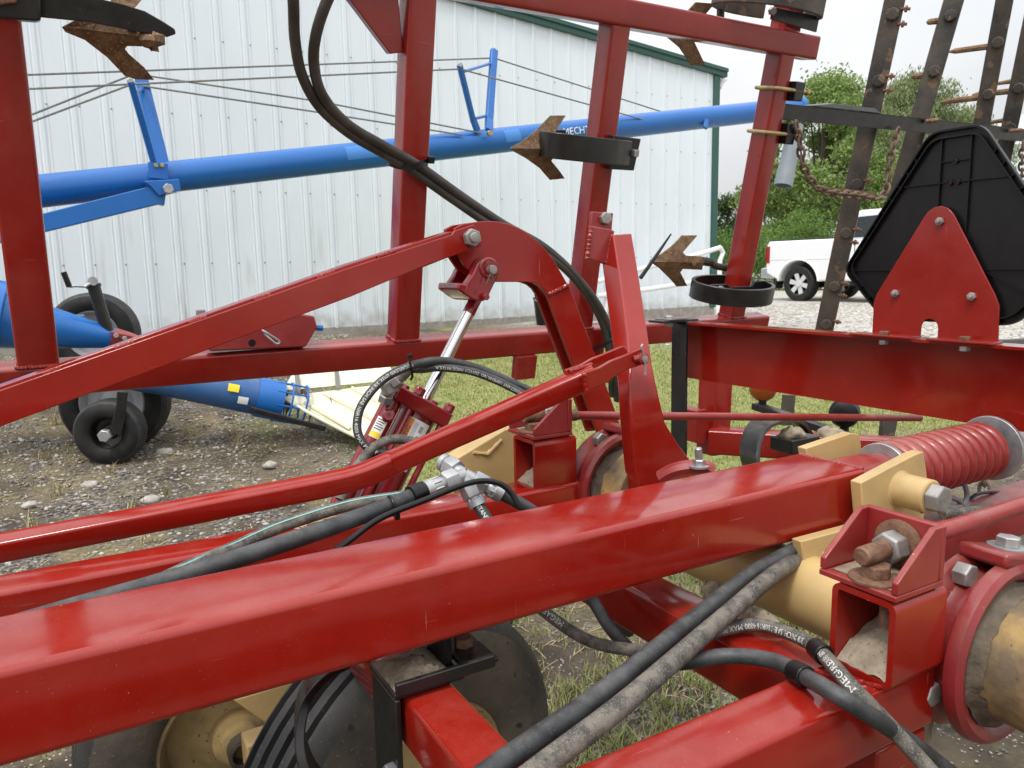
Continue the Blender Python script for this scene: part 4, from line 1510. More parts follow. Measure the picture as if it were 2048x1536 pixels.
# ================================================================== HOSES OVER THE WING
def hose(name, pts, r_, mat, label, group=None, n=10, sides=14):
    pa = catmull(pts, n)
    t = thing(name, label, 'hose', pa[0], group)
    mb = MB()
    tube(mb, pa, r_, sides)
    mb.build('hose_body', mat, t)
    return t, pa
h1 = [(583, -60, -.35), (587, 10, -.3), (590, 80, -.25), (604, 150, -.2), (640, 215, -.15), (700, 268, -.1), (765, 306, -.06), (822, 340, -.045), (900, 395, -.04), (985, 452, -.05), (1070, 495, -.06), (1132, 540, -.06), (1180, 598, -.05), (1207, 652, -.04), (1218, 700, -.05), (1222, 740, -.05), (1224, 790, .0)]
h2 = [(688, -60, -.35), (655, 0, -.32), (632, 70, -.28), (628, 130, -.22), (645, 190, -.18), (695, 248, -.12), (770, 293, -.08), (838, 332, -.055), (920, 390, -.05), (1005, 447, -.05), (1085, 492, -.06), (1145, 545, -.06), (1193, 605, -.06), (1220, 660, -.05), (1230, 710, -.06), (1233, 745, -.06), (1234, 800, -.02)]
hose('hydraulic_hose', [W(*q) for q in h1], .0165, HOSEB, 'left one of two sleeved dark hoses looping from the top over the second post', 'hoses tied to the folded wing')
hose('hydraulic_hose', [W(*q) for q in h2], .0165, HOSEB, 'right one of two sleeved dark hoses looping from the top over the second post', 'hoses tied to the folded wing')
tie = thing('cable_tie', 'black strap tying the two hoses to the second red post', 'cable tie', wg(1.17, .65, -.03))
mb = MB()
band(mb, catmull([W(777, 322, .05), W(778, 326, -.01), W(800, 333, -.05), W(825, 334, -.095), W(845, 326, -.085), W(858, 320, -.02), W(858, 318, .04)], 6), WU, .02, .004)
mb.build('strap', PLAS, tie)
mb = MB()
obox(mb, W(862, 320, -.06), V(.011, 0, 0), WU * .012, WV * .01)
mb.build('strap_head', PLAS, tie, bevel=.002)
tie = thing('cable_tie', 'black strap tying the hoses to the wing bottom beam', 'cable tie', W(1215, 690, -.06))
mb = MB()
tube(mb, catmull([W(1180, 700, -.005), W(1200, 694, -.05), W(1222, 680, -.09), W(1234, 662, -.07), W(1232, 645, -.02)], 6), .007, 6)
mb.build('strap', PLAS, tie)

# ================================================================== HARROW ARM, CHAINS, TOOTH BARS
arm = thing('harrow_drag_linkage', 'black angle arm clamped to the fourth post by two gold U-bolts', 'arm', wg(3.1, 1.0, 0))
mb = MB()
p0, p1 = wg(3.03, 1.012, .02), wg(6.4, 1.06, .02)
prism(mb, [p0 + WU * .028, p1 + WU * .028, p1 - WU * .045, p0 - WU * .045], WV * .008)
prism(mb, [p0 + WU * .028, p1 + WU * .028, p1 + WU * .028 + WV * .06, p0 + WU * .028 + WV * .06], WU * -.008)
mb.build('angle_bar', BLK, arm, bevel=.002)
for hh in (1.10, .905):
    mb = MB()
    dl, dr = -.016, .112
    tube(mb, catmull([wg(3.15, hh, dl), wg(3.0, hh, dl), wg(2.95, hh, dl + .002), wg(2.931, hh, dl + .02), wg(2.931, hh, dr - .02), wg(2.95, hh, dr), wg(3.15, hh, dr)], 5), .009, 10)
    mb.build('u_bolt', BRASS, arm)
    mb = MB()
    lathe(mb, wg(3.128, hh, dl), V(1, 0, 0), [(.001, 0), (.016, 0), (.016, .014), (.001, .014)], 6)
    mb.build('nut', BRASS, arm)
for (ha, hb) in ((1.055, 1.14), (.86, .955)):
    mb = MB()
    obox(mb, wg(3.075, (ha + hb) / 2, .05), V(.03, 0, 0), WU * (hb - ha) / 2, WV * .075)
    mb.build('clamp_block', BLK, arm, bevel=.004)
mb = MB()
prism(mb, [wg(3.2, 1.045, .01), wg(3.75, 1.052, .01), wg(3.72, 1.075, .03), wg(3.4, 1.07, .03)], WV * .05)
mb.build('wear_pad', BLK, arm, bevel=.003)
for px, py in ((1852, 243), (2020, 262)):
    mb = MB()
    q = W(px, py, .01)
    tube(mb, [q, q + V(.03, -.05, 0)], .012, 8)
    mb.build('stud', RUSTB, arm)
bars = [  # px of the bar centre line, lower and upper, and width
    ((1642, 690), (1798, -40), .098, 'rusty black harrow tooth bar nearest the red post', (20, 140, 340, 440, 555, 640)),
    ((1778, 450), (1925, -60), .098, 'black harrow tooth bar second from the red post', (26, 132)),
    ((1926, 450), (2020, -60), .088, 'black harrow tooth bar third from the red post', (72, 172)),
    ((1978, 450), (2085, -60), .09, 'black harrow tooth bar at the right edge of the picture', (160, 240))]
for bi, (lo, hi, wd_, lab, bolts) in enumerate(bars):
    q0, q1 = W(*lo, .12), W(*hi, .12)
    t = thing('harrow_tooth_bar', lab, 'harrow bar', q0, 'harrow tooth bars')
    a = (q1 - q0).normalized()
    nrm = (CAM - q0.lerp(q1, .5))
    nrm = (nrm - a * nrm.dot(a)).normalized()
    nrm = (nrm + V(-.25, 0, 0)).normalized()
    nrm = (nrm - a * nrm.dot(a)).normalized()
    sv = a.cross(nrm)
    mb = MB()
    beam(mb, q0, q1, wd_, .03, .004, up=nrm)
    mb.build('flat_bar', BRUST, t)
    sgn = 1 if sv.dot(ROT @ V(1, 0, 0)) > 0 else -1
    for py in bolts:
        k = (py - lo[1]) / (hi[1] - lo[1])
        c = q0.lerp(q1, k) + nrm * .015 + sv * sgn * .008
        mb = MB()
        lathe(mb, c, nrm, [(.032, 0), (.032, .012), (.026, .02), (.001, .022)], 9)
        mb.build('tooth_clamp_head', BRUST, t)
        if bi == 0:
            for dz in (.025, -.045):
                mb = MB()
                tube(mb, [c + sv * sgn * .03 + a * dz, c + sv * sgn * .075 + a * dz], .008, 6)
                hexhead(mb, c + sv * sgn * .05 + a * dz, sv * sgn, .028, .012)
                mb.build('clamp_stud', RUSTB, t)
        if bi > 0:
            s_ = c - sv * sgn * (wd_ * .45) - nrm * .03 - a * .02
            e_ = s_ - sv * sgn * (.06 if bi == 1 else .20) - a * .02 + nrm * .05
            mb = MB()
            tube(mb, [s_, s_.lerp(e_, .85), e_], [.018, .016, .006], 8)
            mb.build('tooth', RUST, t)
            if bi == 3:
                mb = MB()
                off = a * .055 - nrm * .1
                tube(mb, [s_ + off, e_ + off + sv * sgn * .08], [.016, .008], 8)
                mb.build('tooth', RUST, t)
def mud_lump(c, r_, label, parent=None, seed=1, flat=.5, n=26):
    mb = MB()
    blob(mb, c, r_[0], r_[1], r_[2], n, 14, .16, seed)
    o = mb.build('mud', MUD, parent, sharp=60)
    return o
# chains
LINK = MB()
lp = [V(.030 * math.cos(g_) * (1 if abs(math.cos(g_)) < .5 else 1.0), 0, 0) + V(0, .0, .017 * math.sin(g_)) for g_ in np.linspace(0, 2 * math.pi, 17)[:-1]]
tube(LINK, lp, .0068, 7, closed=True)
LINKM = LINK.mesh('chain_link')
CHN = pm('rusty_chain', (.12, .075, .05), (.20, .14, .10), 40, .75, bump=.4, bscale=150, metal=.2)
LINKM.materials.append(CHN)
def chain(pts, label):
    pa = catmull(pts, 12)
    t = thing('chain', label, 'chain', pa[0], 'rusty harrow chains')
    s_ = frames(pa)
    step = .042
    n = int(s_[-1] / step)
    for i in range(n):
        s = (i + .5) * step
        j = min(int(np.searchsorted(s_, s)), len(pa) - 1)
        p = pa[j - 1].lerp(pa[j], (s - s_[j - 1]) / max(1e-6, s_[j] - s_[j - 1]))
        tn = (pa[j] - pa[j - 1]).normalized()
        u, w = perp(tn, V(.3, -1, .2))
        if i % 2:
            u, w = w, -u
        o = bpy.data.objects.new('link', LINKM)
        M_ = Matrix((tn, u, w)).transposed().to_4x4()
        M_.translation = p
        o.matrix_world = M_
        COL.objects.link(o)
        o.parent = t
        o.matrix_parent_inverse = Matrix.Translation(t.location).inverted()
chain([W(1592, 245, -.03), W(1600, 290, -.04), W(1608, 335, -.05), W(1632, 372, -.05), W(1665, 386, -.06), W(1710, 390, -.06), W(1750, 398, -.04)], 'rusty chain hanging from the post clamp down to the first tooth bar')
chain([W(1797, 258, -.01), W(1784, 300, -.02), W(1777, 345, -.02), W(1770, 385, -.04), W(1745, 402, -.05)], 'rusty chain hanging from the arm behind the black emblem')
chain([W(2046, 285, -.01), W(2044, 330, -.02), W(2044, 380, -.02), W(2046, 420, -.02)], 'rusty chain hanging at the right edge of the picture')
mb = MB()
prism(mb, [W(1650, 374, -.04), W(1750, 384, -.04), W(1752, 394, -.04), W(1650, 384, -.04)], WV * .01)
o = mb.build('chain_hook_bar', RUST)
tag(o, 'rusty flat hook bar tying the chain to the first tooth bar', 'hook')

# ================================================================== FOLD LINKAGE (plane y = 1.87)
YL = 1.87
lb = thing('fold_link_bar', 'long red double plate link rising from the left to the gooseneck arm', 'link bar', P(400, 700, y=YL))
top_ = lambda x: 773 - .35 * x
bot_ = lambda x: 853.7 - .371 * x
mb = MB()
prism(mb, [P(a, b_, y=YL - .014) for a, b_ in ((-260, top_(-260) + 8), (697, 536), (905, 469), (910, 461), (948, 449), (964, 492), (851, 531), (700, 594), (-260, bot_(-260)))], V(0, .011, 0))
mb.build('front_plate', RED, lb, bevel=.0018)
mb = MB()
prism(mb, [P(a, b_, y=YL - .0025) for a, b_ in ((-260, top_(-260)), (697, 528.5), (900, 463), (905, 505), (697, 588), (-260, bot_(-260) - 6))], V(0, .052, 0))
mb.build('web_tube', RED, lb, bevel=.002)
mb = MB()
prism(mb, [P(a, b_, y=YL + .056) for a, b_ in ((-260, top_(-260) + 1), (697, 528), (925, 457), (935, 500), (700, 592), (-260, bot_(-260)))], V(0, .012, 0))
mb.build('rear_plate', RED, lb, bevel=.0018)
for wx in (102, 246, 393, 523, 649, 770, -60):
    mb = MB()
    a, b_ = P(wx - 16, top_(wx - 16) + 5, y=YL - .006), P(wx + 20, top_(wx + 20) + 5, y=YL - .006)
    weld(mb, a, b_, .0048)
    mb.build('weld_bead', RED, lb)
bolt_part('pivot_nut', P(941, 476, y=YL - .015), V(0, -1, 0), .043, .02, ZINCD, lb, stud=.012, spin=.2)

c5 = lambda x, y: (680 + x / 2.926, 400 + y / 2.926)
gn = thing('gooseneck_arm', 'red curved gooseneck lift arm of double plates above the cylinder', 'lift arm', P(1230, 850, y=1.9))
head = [(672, 165), (720, 140), (800, 127), (860, 123), (920, 126), (980, 138), (1040, 160), (1100, 196), (1155, 240), (1205, 292), (1255, 358), (1300, 435), (1335, 497), (1215, 557), (1192, 522), (1160, 497), (1130, 485), (1100, 480), (930, 480), (850, 480), (742, 402), (700, 338), (680, 250)]
leg_ = [(1213, 557), (1335, 497), (1345, 515), (1495, 912), (1655, 1360), (1515, 1375)]
for nm, ol, y0, th, dx in (('front_plate', head, 1.885, .012, 0), ('rear_plate', head, 1.945, .012, 0), ('leg_plate', leg_, 1.884, .014, 0), ('leg_plate', leg_, 1.945, .014, 0)):
    mb = MB()
    prism(mb, [P(*c5(a, b_), y=1.885) + V(0, y0 - 1.885, 0) for a, b_ in ol], V(0, th, 0))
    mb.build(nm, RED, gn, bevel=.0018)
mb = MB()
inner = [(900, 140), (980, 152), (1090, 205), (1190, 300), (1285, 440), (1320, 497), (1640, 1340), (1545, 1355), (1260, 590), (1230, 555), (1195, 500), (1120, 460), (960, 460), (900, 380)]
prism(mb, [P(*c5(a, b_), y=1.885) + V(0, .014, 0) for a, b_ in inner], V(0, .045, 0))
mb.build('spacer', RED, gn)
weld_part(P(*c5(1215, 557), y=1.884), P(*c5(1338, 497), y=1.884), RED, gn, .006)

# ================================================================== HYDRAULIC CYLINDER
YCY = 1.915
cyl = thing('hydraulic_cylinder', 'dark red hydraulic cylinder with chrome rod under the gooseneck', 'cylinder', P(740, 1010, y=YCY))
pin = P(981, 539, y=YCY)
bot = P(742, 1016, y=YCY - .04)
ca = (bot - pin).normalized()
side = ca.cross(V(0, 1, 0)).normalized()
if side.x < 0:
    side = -side
dep = V(0, 1, 0)
dep = (dep - ca * dep.dot(ca)).normalized()
Lc = (bot - pin).length
# clevis
mb = MB()
ear = [(803, 378), (818, 356), (842, 340), (872, 334), (906, 345), (926, 372), (932, 405), (928, 436), (905, 488), (872, 560), (845, 592), (800, 590), (770, 580), (728, 550), (742, 488), (775, 440)]
prism(mb, [P(*c5(a, b_), y=1.852) for a, b_ in ear], V(0, .03, 0))
mb.build('clevis_ear', REDK, cyl, bevel=.004, segs=3)
mb = MB()
prism(mb, [P(*c5(a, b_), y=1.852) + V(0, .108, 0) for a, b_ in ear], V(0, .025, 0))
mb.build('clevis_ear', REDK, cyl, bevel=.004, segs=3)
mb = MB()
base = [(872, 560), (845, 592), (800, 590), (768, 578), (690, 524), (696, 484), (790, 500), (880, 520)]
prism(mb, [P(*c5(a, b_), y=1.853) for a, b_ in base], V(0, .13, 0))
mb.build('clevis_base', REDK, cyl, bevel=.005, segs=3)
mb = MB()
lathe(mb, P(*c5(868, 398), y=1.853), V(0, -1, 0), [(.0285, -.004), (.0285, .003), (.025, .006), (.001, .006)], 36)
mb.build('boss', REDK, cyl)
mb = MB()
lathe(mb, P(*c5(880, 408), y=1.848), V(0, -1, 0), [(.0125, -.01), (.0125, .016), (.011, .019), (.001, .0195)], 24)
mb.build('clevis_pin', ZINCD, cyl)
mb = MB()
q = [c5(862, 372), c5(872, 364), c5(880, 376), c5(870, 390), c5(880, 430), c5(870, 460), c5(858, 490)]
tube(mb, catmull([P(a, b_, y=1.832) for a, b_ in q], 4), .0016, 6)
tube(mb, catmull([P(*c5(a, b_), y=1.832) for a, b_ in ((884, 428), (892, 455), (904, 487))], 4), .0016, 6)
mb.build('cotter_pin', RUSTB, cyl)
bolt_part('clamp_screw', P(*c5(848, 566), y=1.846), V(0, -1, 0), .017, .012, REDK, cyl)
flat_text('27', .012, P(*c5(786, 548), y=1.851), V(1, 0, .12).normalized(), V(-.12, 0, 1).normalized(), REDK, cyl, lift=.0012, name='cast_mark', bold=True)
# rod
r0 = pin + ca * .055
mb = MB()
lathe(mb, r0, ca, [(.001, 0), (.013, 0), (.013, .02), (.0175, .03), (.0175, .088), (.001, .089)], 28)
mb.build('rod_collar', REDK, cyl)
hd = (P(838, 800, y=YCY) - pin).dot(ca)
mb = MB()
lathe(mb, pin + ca * .14, ca, [(.0165, 0), (.0165, hd - .14)], 36)
mb.build('rod', CHROME, cyl)
# head cap, barrel, tie rods
cap = pin + ca * (hd + .022)
mb = MB()
obox(mb, cap, side * .064, dep * .064, ca * .022)
mb.build('head_cap', REDK, cyl, bevel=.005, segs=3)
mb = MB()
lathe(mb, cap - ca * .022, -ca, [(.001, -.005), (.026, -.005), (.026, .004), (.02, .007), (.001, .007)], 28)
mb.build('gland', REDK, cyl)
mb = MB()
lathe(mb, cap + ca * .02, ca, [(.051, 0), (.051, Lc - hd - .03)], 40)
mb.build('barrel', REDK, cyl)
for i in (-1, 1):
    for j in (-1, 1):
        c = cap + side * i * .05 + dep * j * .05
        mb = MB()
        tube(mb, [c, c + ca * (Lc - hd)], .0085, 10)
        mb.build('tie_rod', REDK, cyl)
        mb = MB()
        hexhead(mb, c - ca * .022, -ca, .026, .022, .4 + i + j)
        mb.build('tie_rod_nut', REDK, cyl, bevel=.0015)
mb = MB()
obox(mb, cap + ca * (Lc - hd), side * .064, dep * .064, ca * .025)
mb.build('end_cap', REDK, cyl, bevel=.005)
# transfer pipe at the left
pp = cap - side * .092 - dep * .02
mb = MB()
obox(mb, cap - side * .082 - dep * .03 + ca * .0, side * .03, dep * .035, ca * .02)
mb.build('port_block', REDK, cyl, bevel=.005)
mb = MB()
lathe(mb, pp + ca * .01, ca, [(.025, 0), (.025, Lc - hd)], 24)
mb.build('transfer_pipe', REDK, cyl)
mb = MB()
lathe(mb, pp + ca * .062 - dep * .018, -dep * .9 - side * .35, [(.017, 0), (.017, .018), (.012, .02), (.012, .03), (.006, .03), (.006, .02), (.001, .02)], 20)
mb.build('port_plug', REDK, cyl)
# decals
lab1 = tube_patch(pp, ca, .0256, .072, .128, -.62, .55, WHITE, cyl, 'label_plate')
tube_patch(pp, ca, .0259, .112, .126, -.58, .5, YELD, lab1, 'yellow_label')
for k_ in range(5):
    tube_patch(pp, ca, .0259, .077 + k_ * .0064, .0795 + k_ * .0064, -.5 + .05 * (k_ % 2), .42 - .12 * (k_ % 3), INK, lab1, 'label_print')
bc = cap + ca * .02
nn = (CAM - bc)
nn = (nn - ca * nn.dot(ca)).normalized()
bb = nn.cross(ca)
sg = -1 if bb.dot(side) > 0 else 1         # left edge of the label
lab2 = tube_patch(bc, ca, .0515, .014, .150, sg * .30, sg * -.92, WHITE, cyl, 'label_plate')
tube_patch(bc, ca, .0518, .016, .148, sg * .28, sg * .0, ORANGE, lab2, 'orange_label')
for k_ in range(5):
    tube_patch(bc, ca, .0518, .021, .143 - .02 * (k_ % 3), sg * (-.06 - k_ * .05), sg * (-.085 - k_ * .05), GREY, lab2, 'label_print')
for k_ in range(4):
    tube_patch(bc, ca, .0518, .026 + k_ * .028, .044 + k_ * .028, sg * -.40, sg * -.62, GREY, lab2, 'label_print')
bp_ = [bc + ca * (i * .01) for i in range(24)]
hose_text(bp_, .0516, 'WARNING', .115, .016, INK, lab2, tilt=sg * .14, flip=True)
# elbow fitting
fit = thing('elbow_fitting', 'grey steel elbow fitting on the cylinder port', 'fitting', P(780, 790, y=1.83))
e0, e1, e2, e3 = P(772, 795, y=1.835), P(778, 773, y=1.82), P(800, 757, y=1.80), P(818, 738, y=1.78)
mb = MB()
hexhead(mb, e0 + (e0 - e1).normalized() * .012, e1 - e0, .034, .022)
mb.build('swivel_nut', ZINCD, fit, bevel=.001)
mb = MB()
obox(mb, e1, V(.018, 0, .006), V(0, .017, 0), V(-.006, 0, .018))
mb.build('elbow_body', ZINCD, fit, bevel=.006, segs=3)
mb = MB()
hexhead(mb, e1.lerp(e2, .4), e2 - e1, .034, .022, .1)
mb.build('hex_nut', ZINCD, fit, bevel=.001)
mb = MB()
lathe(mb, e2, e3 - e2, [(.001, 0), (.011, 0), (.014, .006), (.0142, .05), (.012, .052), (.001, .052)], 20)
mb.build('ferrule', ZINCD, fit)

# hoses at the cylinder
HG = 'hydraulic hoses'
tA, pA = hose('hydraulic_hose', [P(a, b_, y=y) for a, b_, y in ((1130, 812, 1.62), (1078, 790, 1.66), (1035, 770, 1.68), (960, 738, 1.72), (888, 722, 1.74), (828, 730, 1.74), (768, 758, 1.73), (726, 806, 1.72), (714, 848, 1.71), (722, 880, 1.70), (748, 902, 1.69), (800, 908, 1.68), (860, 905, 1.66))], .0105, HOSE, 'printed black hose looping over the chrome rod and down the left', HG, 12)
s_ = frames(pA)
hose_text(pA, .0105, 'MEGAFLEX\u00ae 6M3K 3/8 INCH SAE 100R16 4000 MAX PSI WP', s_[-1] * .50, .0115, PRINT, tA, tilt=-.15)
tB, pB = hose('hydraulic_hose', [P(a, b_, y=y) for a, b_, y in ((1125, 824, 1.60), (1070, 800, 1.645), (1000, 764, 1.69), (940, 742, 1.72), (880, 735, 1.74), (845, 738, 1.76), (818, 738, 1.78))], .0105, HOSE, 'printed black hose running from the cylinder elbow to the right', HG, 12)
s_ = frames(pB)
hose_text(pB, .0105, 'FLAME RESISTANT USMSHA NO. 2G11C/1 MADE IN U.S.A.', s_[-1] * .20, .0105, PRINT, tB, tilt=.1)
hose('hydraulic_hose', [P(a, b_, y=y) for a, b_, y in ((880, 896, 1.63), (838, 886, 1.66), (790, 878, 1.68), (752, 892, 1.69), (722, 922, 1.68), (702, 955, 1.66), (680, 1000, 1.64))], .0115, HOSED, 'short grey hose curving across the cylinder label', HG)
tie = thing('cable_tie', 'upright black cable tie joining two hoses beside the rod', 'cable tie', P(822, 750, y=1.73))
mb = MB()
band(mb, [P(818, 716, y=1.725), P(822, 735, y=1.722), P(825, 752, y=1.735), P(822, 760, y=1.76)], V(1, 0, 0), .006, .002)
mb.build('strap', PLAS, tie)
mb = MB()
obox(mb, P(820, 713, y=1.73), V(.006, 0, 0), V(0, .005, 0), V(0, 0, .005))
mb.build('strap_head', PLAS, tie, bevel=.001)

# ================================================================== STAND (wing rest) AND BENT LINK
st = thing('wing_rest_stand', 'red leaning wing rest stand with a flared foot plate', 'stand', P(1340, 960, y=1.25))
secs = [((1226, 469), (1264, 466), 1.46, (0, .055, -.014)), ((1240, 560), (1279, 556), 1.40, (0, .057, -.016)), ((1254, 665), (1295, 660), 1.31, (0, .055, -.014)), ((1260, 735), (1305, 730), 1.25, (0, .048, -.006)), ((1259, 778), (1313, 770), 1.232, (0, .04, 0)),
        ((1263, 850), (1331, 846), 1.228, (0, .04, 0)), ((1267, 895), (1358, 890), 1.228, (0, .04, 0)), ((1272, 945), (1395, 938), 1.228, (0, .04, 0)), ((1278, 1000), (1416, 990), 1.228, (0, .04, 0))]
def stand_rings(ss):
    rings = []
    for fl, fr_, y_, bk_ in ss:
        a, b_ = P(*fl, y=y_), P(*fr_, y=y_)
        rings.append([a, a + V(*bk_), b_ + V(*bk_), b_])
    return rings
mb = MB()
mb.loft(stand_rings(secs))
mb.build('upright', RED, st, bevel=.004, segs=3, sharp=42)
mb = MB()
prism(mb, [P(a, b_, y=1.52) for a, b_ in ((1184, 423), (1227, 426), (1223, 470), (1182, 470))], V(0, .012, 0))
mb.build('lug_plate', RED2, st, bevel=.002)
bolt_part('lug_bolt', P(1209, 437, y=1.519), V(-.1, -1, 0), .027, .012, ZINCD, st)
mb = MB()
prism(mb, [P(a, b_, y=1.47) for a, b_ in ((1184, 452), (1227, 460), (1214, 529), (1176, 517))], V(0, .012, 0))
mb.build('side_plate', RED2, st, bevel=.002)
weld_part(P(1182, 453, y=1.469), P(1174, 517, y=1.469), RED2, st, .005)
weld_part(P(1225, 462, y=1.469), P(1213, 528, y=1.469), RED2, st, .004)
# clamp foot
ft = P(1400, 945, y=1.10)
mb = MB()
tube(mb, catmull([P(1322, 956, y=1.17), P(1345, 943, y=1.15), P(1375, 936, y=1.13), P(1408, 936, y=1.11), P(1424, 944, y=1.10)], 6), [.016] * 25, 8)
mb.build('clamp_lug', RED2, st)
mb = MB()
c = P(1398, 934, y=1.11)
lathe(mb, c, V(0, 0, 1), [(.021, 0), (.021, .004), (.001, .005)], 24)
mb.build('washer', ZINC, st)
mb = MB()
hexhead(mb, c + V(0, 0, .004), V(0, 0, 1), .022, .012)
lathe(mb, c + V(0, 0, .014), V(-.12, 0, 1), [(.0075, 0), (.0075, .024), (.006, .026), (.001, .026)], 12)
mb.build('clamp_bolt', ZINC, st)

bl = thing('bent_link_tube', 'slim red square tube bent upwards to the wing rest stand', 'link tube', P(700, 980, y=1.46))
path = [P(-330, 1162, y=1.62), P(0, 1096, y=1.55), P(640, 972, y=1.465)] + catmull([P(690, 961, y=1.46), P(722, 952, y=1.455), P(755, 939, y=1.45), P(790, 923, y=1.445)], 4) + [P(1190, 748, y=1.245)]
mb = MB()
rings = []
pf = rrect(.042, .042, .007, 4)
for i, p in enumerate(path):
    t = (path[min(i + 1, len(path) - 1)] - path[max(i - 1, 0)]).normalized()
    u, w = perp(t, V(0, -.25, 1))
    rings.append([p + w * a + u * b_ for a, b_ in pf])
mb.loft(rings)
mb.build('square_tube', RED, bl)
fk = [(1167, 746), (1200, 735), (1222, 722), (1242, 714), (1284, 696), (1292, 704), (1294, 722), (1284, 730), (1252, 741), (1232, 752), (1215, 766), (1172, 784)]
for y0 in (1.212, 1.272):
    mb = MB()
    prism(mb, [P(a, b_, y=1.212) + V(0, y0 - 1.212, 0) for a, b_ in fk], V(0, .009, 0))
    mb.build('fork_plate', RED, bl, bevel=.002)
weld_part(P(1168, 747, y=1.211), P(1173, 783, y=1.211), RED, bl, .004)
weld_part(P(1140, 743, y=1.265), P(1185, 728, y=1.25), RED, bl, .0035)
mb = MB()
c = P(1281, 717, y=1.212)
lathe(mb, c, V(0, -1, 0), [(.011, -.02), (.012, 0), (.012, .012), (.008, .014), (.008, .010), (.001, .010)], 20)
tube(mb, [c + V(-.018, 0, .0), c + V(-.005, -.006, .002)], .007, 8)
mb.build('pin_boss', RED2, bl)
mb = MB()
lathe(mb, c + V(0, -.012, 0), V(0, -1, 0), [(.0075, 0), (.0075, .004), (.001, .005)], 16)
mb.build('link_pin', ZINCD, bl)
mb = MB()
tube(mb, catmull([c + V(-.004, -.012, .03), c + V(-.008, -.012, .024), c + V(-.003, -.013, .012), c + V(.001, -.014, -.012), c + V(.001, -.014, -.032)], 4), .0024, 6)
mb.build('split_pin', ZINCD, bl)

# ================================================================== MAIN BEAM
ma = thing('main_beam', 'big glossy red rectangular beam crossing the whole foreground', 'beam', V(.4, .94, .868))
mb = MB()
beam(mb, V(-1.5, .938, .919), V(1.245, .938, .919), .152, .103, .0105, up=V(0, 0, 1), seg=6)
mb.build('box_tube', RED, ma)
mb = MB()
boxc(mb, (1.247, .870, .875), (1.256, 1.005, .962))
mb.build('end_plate', RED2, ma, bevel=.003)
weld_part(V(1.247, .864, .875), V(1.247, .864, .962), RED2, ma, .004)
weld_part(V(1.247, .868, .9685), V(1.247, 1.008, .9685), RED2, ma, .004)
mb = MB()
lathe(mb, V(1.256, .94, .918), V(1, 0, 0), [(.046, 0), (.05, .02), (.05, .10), (.044, .135), (.044, .15)], 36)
mb.build('spring_neck', RED2, ma)

# spring
sp_ = thing('coil_spring', 'thick red coil spring between two grey washers at the beam end', 'spring', V(1.6, .94, .85))
SX0, SX1, SR, SW = 1.425, 1.80, .0505, .0152
turns = 11.2
n_ = int(turns * 26)
mb = MB()
tube(mb, [V(SX0 + .012 + (SX1 - SX0 - .024) * i / n_, .94 + SR * math.cos(2 * math.pi * turns * i / n_), .918 + SR * math.sin(2 * math.pi * turns * i / n_)) for i in range(n_ + 1)], SW, 12)
mb.build('coil', RED2, sp_)
for x0, r_, nm in ((1.408, .064, 'washer_plate'), (1.806, .074, 'washer_plate')):
    mb = MB()
    lathe(mb, V(x0, .94, .918), V(1, 0, 0), [(.001, 0), (r_, 0), (r_, .011), (.001, .011)], 40)
    mb.build(nm, ZINC, sp_, bevel=.0015)
mb = MB()
tube(mb, [V(1.40, .94, .918), V(1.95, .94, .918)], .02, 14)
hexhead(mb, V(1.82, .94, .918), V(1, 0, 0), .06, .03)
mb.build('rod', ZINCD, sp_)

# ================================================================== CENTRE FRAME
cf = thing('centre_frame', 'red welded box tube frame under the main beam', 'farm frame', V(.6, 1., .72))
def fbeam(name, p0, p1, w, h, mat=RED, up=V(0, 0, 1), ends=(False, False), r=.009):
    mb = MB()
    beam(mb, p0, p1, w, h, r, up=up, ends=ends)
    return mb.build(name, mat, cf)
fbeam('front_tube', V(-.2, .585, .775), V(.955, .585, .775), .082, .09)                  # below the near bracket
fbeam('rear_tube', V(-1.8, 1.39, .835), V(.96, 1.39, .835), .09, .09)
fbeam('cross_tube', V(.372, .15, .765), V(.372, 1.345, .765), .07, .075)
fbeam('cross_tube', V(.842, .627, .758), V(.842, 1.344, .758), .085, .082)
mb = MB()
boxc(mb, (.846, .547, .52), (.95, .62, .729))
mb.build('drop_plate', RED, cf, bevel=.004)
weld_part(V(.80, .628, .80), V(.885, .628, .80), RED, cf, .005)
weld_part(V(.800, .63, .722), V(.800, .63, .796), RED, cf, .0045)
weld_part(V(.842, .543, .822), V(.945, .543, .822), RED, cf, .0035)
weld_part(V(.802, .62, .8215), V(.842, .545, .8215), RED, cf, .003)
mb = MB()
beam(mb, P(1225, 1180, y=1.12), P(1268, 1250, y=1.10), .06, .05, .006, up=V(0, 1, 0), ends=(False, True))
mb.build('stub_tube', BRUST, cf)
